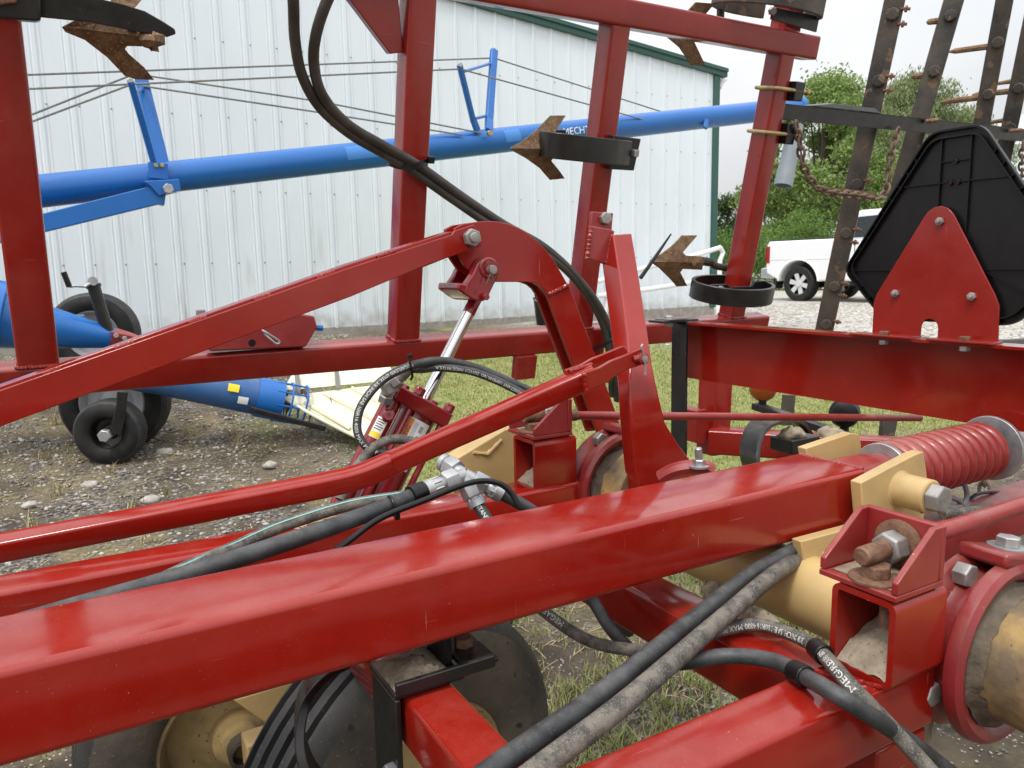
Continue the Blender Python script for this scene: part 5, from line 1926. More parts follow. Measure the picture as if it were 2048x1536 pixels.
# brackets that carry the shaft bearings
def shaft_bracket(off, label):
    t = thing('shaft_bracket', label, 'bracket', V(.89, .575, .82) + off, 'rockshaft brackets')
    O = lambda *a: V(*a) + off
    mb = MB()
    beam(mb, O(.84, .575, .8785), O(.947, .575, .8785), .090, .115, .013, up=V(0, 0, 1), hollow=.0085, ends=(True, False))
    mb.build('box_tube', RED, t)
    mb = MB()
    boxc(mb, O(.838, .530, .938), O(.937, .640, .946))
    mb.build('seat_plate', RED2, t, bevel=.0015)
    mb = MB()
    boxc(mb, O(.926, .530, .9465), O(.937, .640, 1.018))
    mb.build('back_plate', RED2, t, bevel=.002)
    for y0 in (.530, .632):
        mb = MB()
        prism(mb, [O(.840, y0, .9465), O(.9255, y0, .9465), O(.9255, y0, 1.018), O(.912, y0, 1.018), O(.840, y0, .962)], V(0, .0085, 0))
        mb.build('gusset', RED2, t, bevel=.0015)
    mb = MB()
    lathe(mb, O(.925, .585, .978), V(-1, 0, 0), [(.001, 0), (.034, 0), (.034, .004), (.029, .006), (.001, .006)], 36)
    mb.build('washer', RUSTB, t)
    mb = MB()
    hexhead(mb, O(.918, .585, .978), V(-1, 0, 0), .038, .024, .25)
    mb.build('stud_nut', ZINCD, t, bevel=.0015)
    mb = MB()
    pr_ = [(.0125, 0)]
    for i in range(22):
        pr_ += [(.0128, .02 + i * .0016), (.0118, .0208 + i * .0016)]
    pr_ += [(.0125, .056), (.0105, .059), (.001, .0595)]
    lathe(mb, O(.905, .585, .978), V(-1, 0, 0), pr_, 20)
    mb.build('threaded_stud', RUSTB, t, sharp=50)
    mb = MB()
    lathe(mb, O(.868, .578, .9465), V(0, 0, 1), [(.001, 0), (.033, 0), (.033, .0028), (.024, .0042), (.001, .0042)], 32)
    mb.build('washer', RUSTB, t)
    mb = MB()
    hexhead(mb, O(.868, .578, .9505), V(0, 0, 1), .033, .016, .5)
    mb.build('seat_bolt', RUSTB, t, bevel=.001)
    mb = MB()
    pr_ = [(.001, 0)]
    for i in range(16):
        pr_ += [(.0115, .0 + i * .0024), (.0102, .0012 + i * .0024)]
    pr_ += [(.001, .0386)]
    lathe(mb, O(.872, .56, .887), V(0, 0, 1), pr_, 18)
    mb.build('bolt_end', RUSTB, t, sharp=50)
    mb = MB()
    nx, ny = 12, 10
    gr = [[None] * ny for _ in range(nx)]
    vs_, fs_ = [], []
    for i in range(nx):
        for j in range(ny):
            f_, h_ = i / (nx - 1), j / (ny - 1)
            xx = .8415 + f_ * .098
            yy = .5395 + h_ * .071
            zz = .8295 + (.07 * f_ ** .7 + .003 * math.sin(i * 1.7 + j) + random.uniform(-.002, .002)) * (.55 + .45 * math.sin(h_ * math.pi * .8 + .4))
            vs_.append(O(xx, yy, min(zz, .926)))
    for i in range(nx - 1):
        for j in range(ny - 1):
            fs_.append((i * ny + j, (i + 1) * ny + j, (i + 1) * ny + j + 1, i * ny + j + 1))
    mb.add(vs_, fs_)
    mb.build('mud_fill', MUD, t, 'dried mud packed inside the box tube')
    mb = MB()
    vs_, fs_ = [], []
    for i in range(14):
        for j in range(14):
            xx, yy = .8505 + i / 13 * .073, .541 + j / 13 * .088
            edge = min(i, j, 13 - i, 13 - j) / 3
            zz = .9468 + min(1, edge) * (.0022 + .0018 * math.sin(i * .9) * math.cos(j * 1.1) + random.uniform(-.0006, .0006)) * (.4 + i / 13 * 1.3)
            vs_.append(O(xx, yy, zz))
    for i in range(13):
        for j in range(13):
            fs_.append((i * 14 + j, (i + 1) * 14 + j, (i + 1) * 14 + j + 1, i * 14 + j + 1))
    mb.add(vs_, fs_)
    mb.build('dust_layer', MUD, t)
    return t
shaft_bracket(V(0, 0, 0), 'near red box bracket with rusty studs at the lower right')
shaft_bracket(V(0, .825, .048), 'far red box bracket behind the main beam beside the stand')
# adjusting rods
mb = MB()
tube(mb, [V(.938, .585, .978), P(2048, 1010, y=.585), P(2048, 1010, y=.585) + (P(2048, 1010, y=.585) - V(.938, .585, .978)) * 1.2], .0128, 16)
tag(mb.build('adjusting_rod', RED2), 'near red steel rod running right from the bracket with rusty stud', 'rod', 'red adjusting rods')
rd = thing('adjusting_rod', 'far thin red rod running level behind the stand to the channel', 'rod', P(1130, 830, y=1.41), 'red adjusting rods')
mb = MB()
tube(mb, [P(1138, 831, y=1.41), P(1840, 836, x=2.05)], .0098, 14)
mb.build('rod', RED2, rd)
mb = MB()
tube(mb, [P(1062, 833, y=1.41), P(1152, 830, y=1.41)], .0135, 14)
hexhead(mb, P(1098, 832, y=1.41), V(-1, 0, 0), .034, .02)
mb.build('threaded_end', RUSTB, rd)

# ================================================================== ROCKSHAFT AND BEARINGS
RX, RZ = 1.07, .786
rs = thing('rockshaft', 'cream yellow round rockshaft tube passing under the main beam', 'shaft', V(RX, 1., RZ))
mb = MB()
lathe(mb, V(RX, .2, RZ), V(0, 1, 0), [(.062, 0), (.062, 1.45)], 48)
mb.build('shaft_tube', YEL, rs)
# lever plates to the spring bolt, on both sides of the beam
lev = [(1722, 966), (1828, 910), (1847, 903), (1853, 940), (1858, 985), (1835, 1010), (1790, 1085), (1700, 1100), (1640, 1110), (1660, 1075), (1728, 1050)]
mb = MB()
prism(mb, [P(a, b_, y=.825) for a, b_ in ((1722, 966), (1828, 910), (1847, 903), (1853, 940), (1858, 985), (1845, 1050), (1780, 1075), (1729, 1058))], V(0, .022, 0))
mb.build('lever_plate', YEL, rs, bevel=.002)
mb = MB()
prism(mb, [P(a, b_, y=1.035) for a, b_ in ((1612, 897), (1703, 866), (1720, 869), (1724, 905), (1720, 945), (1620, 950))], V(0, .022, 0))
mb.build('lever_plate', YEL, rs, bevel=.002)
mb = MB()
q0 = P(1800, 972, y=.825)
q0 = V(q0.x, .825, q0.z - .006)
lathe(mb, q0, V(0, -1, 0), [(.038, -.002), (.031, .003), (.031, .058), (.028, .06), (.001, .06)], 36)
mb.build('boss', YEL, rs)
mb = MB()
hexhead(mb, q0 + V(0, -.06, 0), V(0, -1, 0), .046, .024, .15)
mb.build('boss_bolt', ZINCD, rs, bevel=.002)
flat_text('VHC', .013, q0 + V(-.016, -.0845, -.004), V(1, 0, 0), V(0, 0, 1), ZINC, rs, lift=.0004, name='bolt_mark')
mb = MB()
lathe(mb, q0 + V(.004, -.045, -.029), V(.1, -.25, -1), [(.007, 0), (.007, .0035), (.001, .0035)], 14)
mb.build('grease_hole', PLAS, rs)
mb = MB()
prism(mb, [P(a, b_, y=.835) for a, b_ in ((1602, 1083), (1720, 1051), (1720, 1068), (1668, 1086), (1650, 1105), (1640, 1140), (1628, 1154), (1612, 1150))], V(0, .02, 0))
mb.build('gusset', YEL, rs, bevel=.002)
weld_part(P(1613, 1153, y=.834), P(1650, 1108, y=.834), YEL, rs, .005, .008)
mb = MB()
lathe(mb, V(RX, 1.47, RZ + .02), V(0, 1, 0), [(.07, 0), (.075, .01), (.075, .16), (.07, .17)], 40)
mb.build('sleeve', YEL, rs)
arm_ = [(895, 928), (1010, 858), (1040, 852), (1055, 880), (1050, 1000), (930, 1000), (900, 960)]
mb = MB()
prism(mb, [P(a, b_, y=1.58) for a, b_ in arm_], V(0, .055, 0))
mb.build('shaft_arm', YEL, rs, bevel=.004)
weld_part(P(946, 905, y=1.58), P(975, 908, y=1.58), YEL, rs, .0045, .008)
weld_part(P(975, 908, y=1.58), P(1003, 880, y=1.58), YEL, rs, .0045, .008)
MUDD = pm('dark_greasy_mud', (.07, .052, .036), (.13, .10, .07), 25, .8, bump=.8, bscale=90)
YELD2 = pm('dirty_yellow_paint', (.42, .27, .09), (.14, .10, .06), 7, .5, .85, specks=((60, .66, (.09, .065, .04), 0),), bump=.35, bscale=50, ramp=(.42, .6), detail=9)
def bearing(yc, dz, label):
    t = thing('bearing_housing', label, 'bearing', V(RX, yc, RZ - .1 + dz), 'rockshaft bearings')
    c = V(RX, yc, RZ + dz)
    mb = MB()
    lathe(mb, c, V(0, -1, 0), [(.089, .008), (.093, .016), (.100, .028), (.108, .037), (.118, .040), (.126, .034), (.128, .024), (.127, .018), (.120, .014), (.110, .010), (.107, .0), (.110, -.012), (.120, -.018), (.127, -.024), (.127, -.034), (.12, -.04), (.095, -.04), (.089, -.036)], 56, ring=True)
    mb.build('housing', REDC, t)
    for a_ in (R(112), R(38), R(200), R(-30)):
        d = V(math.cos(a_), 0, math.sin(a_))
        bolt_part('flange_bolt', c + d * .119 + V(0, .017, 0), V(0, -1, 0), .03, .02, ZINCD, t, spin=.3 + a_)
    # lug block on top with bolt
    mb = MB()
    obox(mb, c + V(.03, 0, .124), V(.05, 0, -.012), V(0, .034, 0), V(.002, 0, .010))
    mb.build('top_pad', REDC, t, bevel=.006, segs=3)
    mb = MB()
    lathe(mb, c + V(.045, 0, .131), V(.1, 0, 1), [(.001, 0), (.026, 0), (.026, .004), (.001, .004)], 28)
    mb.build('washer', ZINC, t)
    mb = MB()
    hexhead(mb, c + V(.045, 0, .135), V(.1, 0, 1), .028, .014)
    mb.build('top_bolt', ZINC, t, bevel=.001)
    mb = MB()
    lathe(mb, c, V(0, -1, 0), [(.001, -.07), (.08, -.07), (.0865, -.06), (.0865, .10 if yc > 1 else .30), (.08, .105 if yc > 1 else .305), (.001, .105 if yc > 1 else .305)], 48)
    mb.build('shaft_collar', YELD2, t, 'dirty yellow shaft collar')
    mb = MB()
    lathe(mb, c, V(0, -1, 0), [(.0860, .0), (.0868, .050), (.091, .036), (.096, .031), (.102, .033), (.099, .012)], 44, ring=True)
    for i, v_ in enumerate(mb.v):
        mb.v[i] = (v_[0] + random.uniform(-.003, .003), v_[1] + random.uniform(-.002, .002), v_[2] + random.uniform(-.003, .003))
    mb.build('mud_ring', MUDD, t, sharp=80)
    return t
bearing(.545, .029, 'near red cast bearing housing on the yellow shaft at the right edge')
bearing(1.365, .064, 'far red cast bearing housing beside the stand foot')
for c, r_, lab, sd in ((V(.965, .61, .80), (.03, .025, .05), 'lump of dried mud between near bracket and bearing', 4), (V(.985, .60, .70), (.045, .03, .06), 'dried mud and straw below the near bearing', 5), (V(1.03, .98, .735), (.05, .06, .022), 'dried mud on the cross tube behind the printed hose', 6), (V(.885, .80, .803), (.022, .06, .016), 'crust of dried mud on top of the cross tube by the hoses', 8), (V(.91, 1.38, .80), (.03, .04, .04), 'dried mud behind the far bracket', 9)):
    o = mud_lump(c, r_, lab, None, sd)
    o.name = 'mud_lump'
    tag(o, lab, 'mud')

# ================================================================== HOSES UNDER AND OVER THE MAIN BEAM
def PZ(q):
    return [P(a, b_, **{k: v}) for a, b_, k, v in q]
hose('hydraulic_hose', PZ(((1680, 1062, 'y', .95), (1640, 1076, 'y', .89), (1600, 1094, 'y', .863), (1560, 1115, 'y', .855), (1500, 1150, 'z', .85), (1420, 1212, 'z', .84), (1350, 1268, 'z', .835), (1200, 1388, 'z', .83), (1000, 1528, 'z', .832), (850, 1640, 'z', .83))), .0128, HOSE, 'upper black hose running diagonally from under the beam to the bottom edge', HG, 8, 18)
hose('hydraulic_hose', PZ(((1710, 1062, 'y', .95), (1665, 1078, 'y', .89), (1620, 1102, 'y', .862), (1590, 1121, 'y', .85), (1540, 1155, 'z', .856), (1470, 1215, 'z', .845), (1400, 1275, 'z', .838), (1250, 1405, 'z', .832), (1075, 1540, 'z', .832), (900, 1680, 'z', .83))), .0132, HOSED, 'dusty grey hose running diagonally right beside the black one', HG, 8, 18)
tM, pM = hose('hydraulic_hose', PZ(((1040, 1175, 'y', 1.07), (1095, 1228, 'y', 1.02), (1180, 1282, 'y', .95), (1280, 1300, 'y', .85), (1370, 1286, 'z', .812), (1450, 1258, 'z', .815), (1520, 1250, 'z', .818), (1590, 1272, 'z', .830), (1640, 1303, 'z', .838), (1700, 1370, 'z', .842), (1770, 1442, 'y', .515), (1850, 1530, 'y', .48), (1920, 1610, 'y', .44))), .0098, HOSED, 'printed hose held by the upper rubber clamp on the front tube', HG, 12, 18)
s_ = frames(pM)
def s_at(pa, px, lo=0., hi=1.):
    s_ = frames(pa)
    best, bs = 1e9, 0
    for p, s in zip(pa, s_):
        if not lo <= s / s_[-1] <= hi:
            continue
        c = ROT.transposed() @ (p - CAM)
        d = abs(1024 + FPX * c.x / -c.z - px)
        if d < best:
            best, bs = d, s
    return bs
hose_text(pM, .0098, 'MEGAFLEX\u00ae 6M', s_at(pM, 1712), .0118, PRINT, tM, tilt=-.15, flip=True)
hose_text(pM, .0098, '3/8 INCH SAE 100R16 4000 MAX PSI WP FLAME RESISTANT USM', s_at(pM, 1618), .0112, PRINT, tM, tilt=-.2, flip=True)
hose_text(pM, .0098, 'MEGAFLEX\u00ae 6M', s_at(pM, 1128), .0125, PRINT, tM, tilt=.1, flip=True)
tN, pN = hose('hydraulic_hose', PZ(((1160, 1160, 'y', 1.06), (1190, 1208, 'y', 1.03), (1225, 1262, 'y', .97), (1275, 1308, 'y', .88), (1350, 1325, 'z', .80), (1450, 1312, 'z', .812), (1540, 1320, 'z', .822), (1600, 1348, 'z', .836), (1690, 1400, 'z', .846), (1800, 1470, 'y', .508), (1880, 1530, 'y', .49), (1980, 1610, 'y', .46))), .0108, HOSE, 'plain hose held by the lower rubber clamp on the front tube', HG, 12, 18)
for px, pa, r_, lab in ((1640, pM, .0138, 'upper black rubber hose clamp on the front tube'), (1598, pN, .0142, 'lower black rubber hose clamp on the front tube')):
    s = s_at(pa, px, .4)
    s_ = frames(pa)
    j = int(np.searchsorted(s_, s))
    c, tn = pa[j], (pa[j + 1] - pa[j - 1]).normalized()
    t = thing('hose_clamp', lab, 'clamp', c)
    mb = MB()
    lathe(mb, c - tn * .014, tn, [(.0100, 0), (r_, 0), (r_, .028), (.0100, .028)], 24, ring=True)
    mb.build('sleeve', PLAS, t, bevel=.0015)
    mb = MB()
    q = c + V(.012, .012, -.014)
    band(mb, [c + V(.0, .014, .0), q, q + V(.012, .006, -.004)], tn, .016, .002)
    mb.build('strap_tab', ZINC, t)
    bolt_part('clamp_screw', q + V(.008, .004, .0), V(-.2, -.3, 1), .014, .01, ZINC, t)

# tee fitting and its hoses
tee = thing('tee_fitting', 'zinc plated tee fitting joining three hoses above the frame', 'fitting', P(930, 955, y=1.18))
YT = 1.18
ju = P(928, 950, y=YT)
ul, dr_, lf, dn = P(886, 924, y=YT + .05), P(1004, 988, y=YT - .03), P(842, 984, y=YT - .02), P(957, 1012, y=YT - .03)
def arm_fit(p, nutpos, fer0):
    d = (p - ju).normalized()
    L2 = (p - ju).length
    mb = MB()
    tube(mb, [ju, ju + d * L2 * .4], .0125, 14)
    mb.build('tee_arm', ZINC, tee)
    mb = MB()
    hexhead(mb, ju + d * L2 * nutpos, d, .034, .026, .2)
    mb.build('swivel_nut', ZINC, tee, bevel=.001)
    mb = MB()
    a0 = L2 * fer0
    pr_ = [(.001, 0), (.011, 0), (.0115, .006), (.0145, .012), (.0148, (L2 - a0) * .55), (.0165, (L2 - a0) * .6), (.0165, L2 - a0), (.012, L2 - a0)]
    lathe(mb, ju + d * a0, d, pr_, 22)
    # crimp flutes
    u, w = perp(d)
    for k_ in range(8):
        g_ = k_ * math.pi / 4
        e = (u * math.cos(g_) + w * math.sin(g_)) * .0146
        tube(mb, [ju + d * (a0 + .014) + e, ju + d * (L2 - .006) + e], .0022, 5)
    mb.build('crimp_ferrule', ZINC, tee)
arm_fit(ul, .32, .62)
arm_fit(dr_, .24, .5)
arm_fit(lf, .22, .45)
arm_fit(dn, .3, .5)
hose('hydraulic_hose', [lf + (ju - lf).normalized() * .012, lf, P(780, 1011, y=1.15), P(640, 1062, y=1.12), P(480, 1115, y=1.10), P(300, 1172, y=1.09), P(150, 1215, y=1.08), P(-100, 1290, y=1.07)], .0135, HOSE, 'thick black hose running left from the tee along the rear tube', HG, 8, 18)
tS, pS = hose('hydraulic_hose', [dn + (ju - dn).normalized() * .012, dn, P(975, 1040, y=1.12), P(990, 1080, y=1.10), P(1010, 1140, y=1.09)], .0105, HOSE, 'short printed hose dropping from the tee behind the main beam', HG, 8, 16)
hose_text(pS, .0105, 'SISTANT USMSHA', .012, .0105, PRINT, tS, tilt=0)
hose('hydraulic_hose', [dr_ + (ju - dr_).normalized() * .012, dr_, P(1045, 1010, y=1.14), P(1090, 1040, y=1.13), P(1150, 1090, y=1.12)], .0115, HOSE, 'short black hose running right from the tee towards the far bracket', HG, 8, 16)
tl, pl_ = hose('hydraulic_hose', [P(850, 985, y=1.25), P(800, 993, y=1.25), P(700, 1010, y=1.26), P(600, 1040, y=1.27), P(540, 1062, y=1.27), P(470, 1094, y=1.25), P(400, 1124, y=1.21), P(330, 1156, y=1.18)], .0105, HOSED, 'grey hose with a teal stripe lying on the rear tube', HG, 8, 16)
mb = MB()
band(mb, [p + V(-.002, -.006, .0088) for p in pl_], V(0, 0.8, .6), .0022, .0015)
mb.build('teal_stripe', pm('teal_stripe', (.20, .42, .42), rough=.6), tl)
mb = MB()
tube(mb, catmull([P(a, b_, y=y) for a, b_, y in ((660, 1110, 1.10), (700, 1080, 1.105), (760, 1037, 1.11), (850, 1000, 1.12), (920, 972, 1.13), (962, 962, 1.13), (998, 967, 1.12), (1022, 985, 1.11), (1036, 1010, 1.10))], 8), .0052, 10)
tag(mb.build('braided_cord', PLAS), 'thin black braided cord looping over the tee fitting hoses', 'cord')
tie = thing('cable_tie', 'small black cable tie around the thick hose left of the tee', 'cable tie', P(785, 1020, y=1.13))
mb = MB()
c, tn = P(783, 1012, y=1.148), V(.9, 0, .1).normalized()
u, w = perp(tn)
tube(mb, [c + (u * math.cos(g_) + w * math.sin(g_)) * .016 for g_ in np.linspace(0, 2 * math.pi, 25)[:-1]], .0022, 6, closed=True)
mb.build('strap', PLAS, tie)
mb = MB()
obox(mb, c + V(.004, -.012, -.014), V(.004, 0, 0), V(0, .004, 0), V(0, 0, .006))
mb.build('strap_head', PLAS, tie)
mb = MB()
lathe(mb, lf + (lf - ju).normalized() * -.006, (lf - ju), [(.012, 0), (.0172, 0), (.0172, .028), (.012, .028)], 22, ring=True)
tag(mb.build('rubber_collar', PLAS), 'black rubber collar where the thick hose meets the tee', 'collar')
# straw nest on the rear tube
mb = MB()
for i in range(70):
    p = V(random.uniform(.33, .50), random.uniform(1.345, 1.43), .8815 + random.uniform(0, .008))
    d = V(random.uniform(-1, 1), random.uniform(-.25, .25), random.uniform(-.06, .08)).normalized() * random.uniform(.02, .06)
    tube(mb, [p - d * .5, p + V(0, 0, .002), p + d * .5], .0008, 4)
o = mb.build('straw_debris', STRAW)
tag(o, 'dry straw lodged on the rear tube beside the thick hose', 'straw', kind='stuff')

# ================================================================== REAR CHANNEL, EMBLEM, LAMPS
ch = thing('channel_beam', 'deep red steel channel running towards the viewer at the right', 'channel', V(1.86, 1.4, .957))
CZ0, CZ1 = .957, 1.155
mb = MB()
pf = [(1.868, CZ0), (1.868, CZ1), (1.80, CZ1), (1.80, CZ1 - .007), (1.858, CZ1 - .009), (1.860, CZ1 - .012), (1.860, CZ0)]
mb.loft([[V(a, .1, b_) for a, b_ in pf], [V(a, 2.06, b_) for a, b_ in pf]])
mb.build('channel_section', RED, ch)
hb = thing('hanger_bar', 'black flat bar bolted over the far end of the channel', 'bracket', P(1390, 800, y=1.94))
mb = MB()
zt = CZ1 + .002
tp = catmull([V(1.72, 1.96, zt + .006), V(1.79, 1.96, zt + .006), V(1.80, 1.96, zt - .0), V(1.795, 1.955, zt - .03), V(1.79, 1.95, zt - .2), V(1.785, 1.94, zt - .62)], 5)
band(mb, tp, V(0, 1, 0), .07, .009)
mb.build('flat_bar', BLK, hb)
mb = MB()
boxc(mb, (1.69, 1.925, zt + .001), (1.85, 1.995, zt + .009))
mb.build('top_leg', BLK, hb, bevel=.002)
mb = MB()
hexhead(mb, V(1.75, 1.96, zt + .009), V(0, 0, 1), .026, .013)
lathe(mb, V(1.75, 1.96, zt + .0085), V(0, 0, 1), [(.018, 0), (.018, .003), (.001, .003)], 18)
mb.build('bolt', ZINC, hb)
mb = MB()
hexhead(mb, V(1.75, 1.96, zt), V(0, 0, -1), .026, .014)
mb.build('nut', ZINCD, hb)

sb = thing('emblem_bracket', 'red folded plate bracket with rounded top bolted to the channel', 'bracket', V(1.83, 1.1, CZ1))
XB = 1.832
fx = lambda a, b_: P(a, b_, x=XB)
zb = CZ1 + .003
yl, yr = fx(1745, 650).y, fx(1998, 650).y
ym = fx(1858, 660).y
nt_ = .022
def bz(y, z):
    return V(XB, y, z)
ol = [bz(yl, zb), bz(yl, fx(1746, 606).z), bz(fx(1752, 590).y, fx(1752, 590).z)]
ol += [fx(1846, 437), fx(1856, 423), fx(1868, 415), fx(1882, 412), fx(1895, 416), fx(1906, 427), fx(1990, 590), fx(1998, 612)]
ol += [bz(yr, zb), bz(ym - nt_, zb)]
ol += [bz(ym - nt_ * math.cos(a), zb + .024 + nt_ * math.sin(a)) for a in np.linspace(0, math.pi, 9)]
ol += [bz(ym + nt_, zb)]
mb = MB()
prism(mb, ol, V(.005, 0, 0))
mb.build('plate', REDW, sb, bevel=.001)
for a, b_ in ((yl + .035, ym + nt_), (ym - nt_, yr - .01)):
    mb = MB()
    boxc(mb, (1.785, min(a, b_), zb - .002), (XB + .004, max(a, b_), zb + .003))
    mb.build('foot_flange', REDW, sb, bevel=.001)
for yy in (1.215, 1.01):
    mb = MB()
    hexhead(mb, V(1.806, yy, zb + .003), V(0, 0, 1), .022, .009)
    mb.build('foot_bolt', RUSTB, sb, bevel=.0008)
    mb = MB()
    hexhead(mb, V(1.806, yy, CZ1 - .0075), V(0, 0, -1), .022, .012)
    mb.build('foot_nut', ZINCD, sb, bevel=.0008)
for q in ((1881, 443), (1792, 587), (1945, 593)):
    bolt_part('plate_nut', fx(*q), V(-1, 0, 0), .0175, .009, ZINCD, sb, stud=.006)
em = thing('smv_emblem', 'black plastic back of a truncated triangle slow vehicle emblem', 'sign', V(1.86, 1.11, 1.19))
XE = 1.845
fe = lambda a, b_: P(a, b_, x=XE)
yc_ = fe(1905, 400).y
zlo, zhi, zmid = fe(1800, 640).z, fe(1915, 256).z, fe(1690, 541).z
hw_b, hw_m, hw_t = .16, fe(1690, 541).y - yc_, .062
cor = [(yc_ + hw_b, zlo - .0), (yc_ + hw_m, zmid), (yc_ + hw_t, zhi), (yc_ - hw_t, zhi), (yc_ - hw_m, zmid), (yc_ - hw_b, zlo)]
def rounded(cor, r_, n=5):
    out = []
    m = len(cor)
    for i in range(m):
        p, a, b_ = Vector(cor[i]), Vector(cor[i - 1]), Vector(cor[(i + 1) % m])
        u, w = (a - p).normalized(), (b_ - p).normalized()
        for k_ in range(n + 1):
            t = k_ / n
            out.append(((p + u * r_) * (1 - t) ** 2 + p * 2 * t * (1 - t) + (p + w * r_) * t * t))
    return out
oc = rounded(cor, .028)
ctr = Vector((yc_, (zlo + zhi) / 2))
inset = lambda k_: [ctr + (p - ctr) * (1 - k_ / (p - ctr).length) for p in oc]
mb = MB()
prism(mb, [V(XE + .004, p.x, p.y) for p in inset(.004)], V(.004, 0, 0))
empan = mb.build('panel', PLAS, em)
for a_, b_ in ((0, .0045), (.017, .0205)):
    mb = MB()
    o1, o2 = inset(a_), inset(b_)
    n = len(o1)
    rings = [[V(XE + .004, p.x, p.y) for p in o1], [V(XE - .008, p.x, p.y) for p in o1], [V(XE - .008, p.x, p.y) for p in o2], [V(XE + .004, p.x, p.y) for p in o2]]
    mb.loft(rings, caps=False, closed=True)
    mb.build('rim', PLAS, em)
def rib(p0, p1, w=.002, h=.007):
    d = (Vector(p1) - Vector(p0))
    mb = MB()
    obox(mb, V(XE + .004 - h / 2, (p0[0] + p1[0]) / 2, (p0[1] + p1[1]) / 2), V(h / 2, 0, 0), V(0, d.x / 2, d.y / 2), V(0, -d.y, d.x).normalized() * w / 2)
    mb.build('rib', PLAS, empan)
yr1, yr2 = yc_ + .033, yc_ - .037
rib((yr1, zhi - .02), (yr1, zlo + .05))
rib((yr2, zhi - .02), (yr2, zlo + .05))
zh = fe(1850, 370).z
half = lambda z: hw_t + (hw_m - hw_t) * (zhi - z) / (zhi - zmid) - .02
rib((yc_ + half(zh), zh), (yr1, zh - .0))
rib((yr1, zh), (yr2, zh))
rib((yr2, zh), (yc_ - half(zh), zh))
zq = fe(1905, 322).z
rib((yr1, zq), (yr2, zq))
rib((yc_ + hw_m - .022, zmid), (yc_ + .05, zmid))
rib((yc_ - hw_m + .022, zmid), (yc_ - .05, zmid))
rib((yc_ + .185, zmid - .055), (yc_ + .08, zmid - .0))
rib((yc_ - .185, zmid - .055), (yc_ - .08, zmid - .0))
PK = pm('red_light_through_hole', (.45, .13, .11), rough=.7)
for dy, z_ in ((0, zq), (.010, zh), (-.008, zh)):
    mb = MB()
    lathe(mb, V(XE + .004, yc_ + dy, z_), V(-1, 0, 0), [(.0045, 0), (.0075, 0), (.0075, .005), (.0045, .005)], 18, ring=True)
    mb.build('hole_rim', PLAS, em)
    mb = MB()
    lathe(mb, V(XE + .0035, yc_ + dy, z_), V(-1, 0, 0), [(.0045, 0), (.0045, .001), (.001, .001)], 14)
    mb.build('hole', PK, em)
# edge studs on the rim
for i in range(0, len(oc), 1):
    a_, b_ = oc[i], oc[(i + 1) % len(oc)]
    L3 = (b_ - a_).length
    if L3 < .05:
        continue
    n = int(L3 / .035)
    for k_ in range(1, n):
        p = a_.lerp(b_, k_ / n)
        q = ctr + (p - ctr) * (1 - .019 / (p - ctr).length)
        rib((p.x, p.y), (q.x, q.y), .0014, .011)

# rear frame seen below the channel
rf = thing('rear_frame', 'red box tube frame end standing on the grass below the channel', 'farm frame', P(1430, 880, y=2.3))
mb = MB()
beam(mb, P(1432, 745, y=2.3), P(1425, 905, y=2.3), .10, .10, .01, up=V(0, 1, 0))
mb.build('post', REDW, rf)
mb = MB()
prism(mb, [P(a, b_, y=2.24) for a, b_ in ((1392, 822), (1412, 818), (1418, 850), (1410, 890), (1392, 886))], V(0, .1, 0))
mb.build('gusset', REDW, rf, bevel=.003)
mb = MB()
beam(mb, P(1420, 880, y=2.26), P(1420, 880, y=2.26) + V(.6, -.75, -.0), .10, .10, .01)
mb.build('box_tube', REDW, rf)
sh = thing('cultivator_shank', 'black arched shank band standing on the rear frame below the channel', 'shank', P(1530, 920, y=1.9), 'cultivator shanks')
mb = MB()
pth = catmull([P(1512, 960, y=1.75), P(1500, 920, y=1.75), P(1503, 880, y=1.78), P(1520, 850, y=1.82), P(1550, 838, y=1.88), P(1585, 838, y=1.95), P(1606, 860, y=2.0), P(1612, 890, y=2.0)], 6)
band(mb, pth, V(.35, .937, 0), .12, .014)
mb.build('shank_band', BLK, sh, bevel=.002)
mb = MB()
obox(mb, P(1590, 885, y=1.85), V(.075, 0, 0), V(0, .05, 0), V(0, 0, .025))
mb.build('clamp_block', BLK, sh, bevel=.004)
o = mud_lump(P(1585, 868, y=1.85), (.05, .04, .025), '', sh, 21)
o = mud_lump(P(1660, 872, y=1.9), (.055, .05, .035), '', None, 22)
o.name = 'mud_lump'
tag(o, 'lump of dried mud on the black bar behind the yellow plate', 'mud')
lbar = thing('lamp_bar', 'black angle bar carrying the warning lamps below the channel', 'bar', P(1640, 850, y=2.1))
mb = MB()
beam(mb, P(1512, 812, y=2.45), P(1715, 880, y=1.85), .05, .03, .004)
mb.build('angle_bar', BLK, lbar)
mb = MB()
beam(mb, P(1715, 880, y=1.84), P(1735, 960, y=1.82), .05, .04, .004, up=V(0, 1, 0))
mb.build('drop_bar', BLK, lbar)
AMB = pm('amber_lens', (.24, .055, .008), (.19, .04, .008), 20, .25)
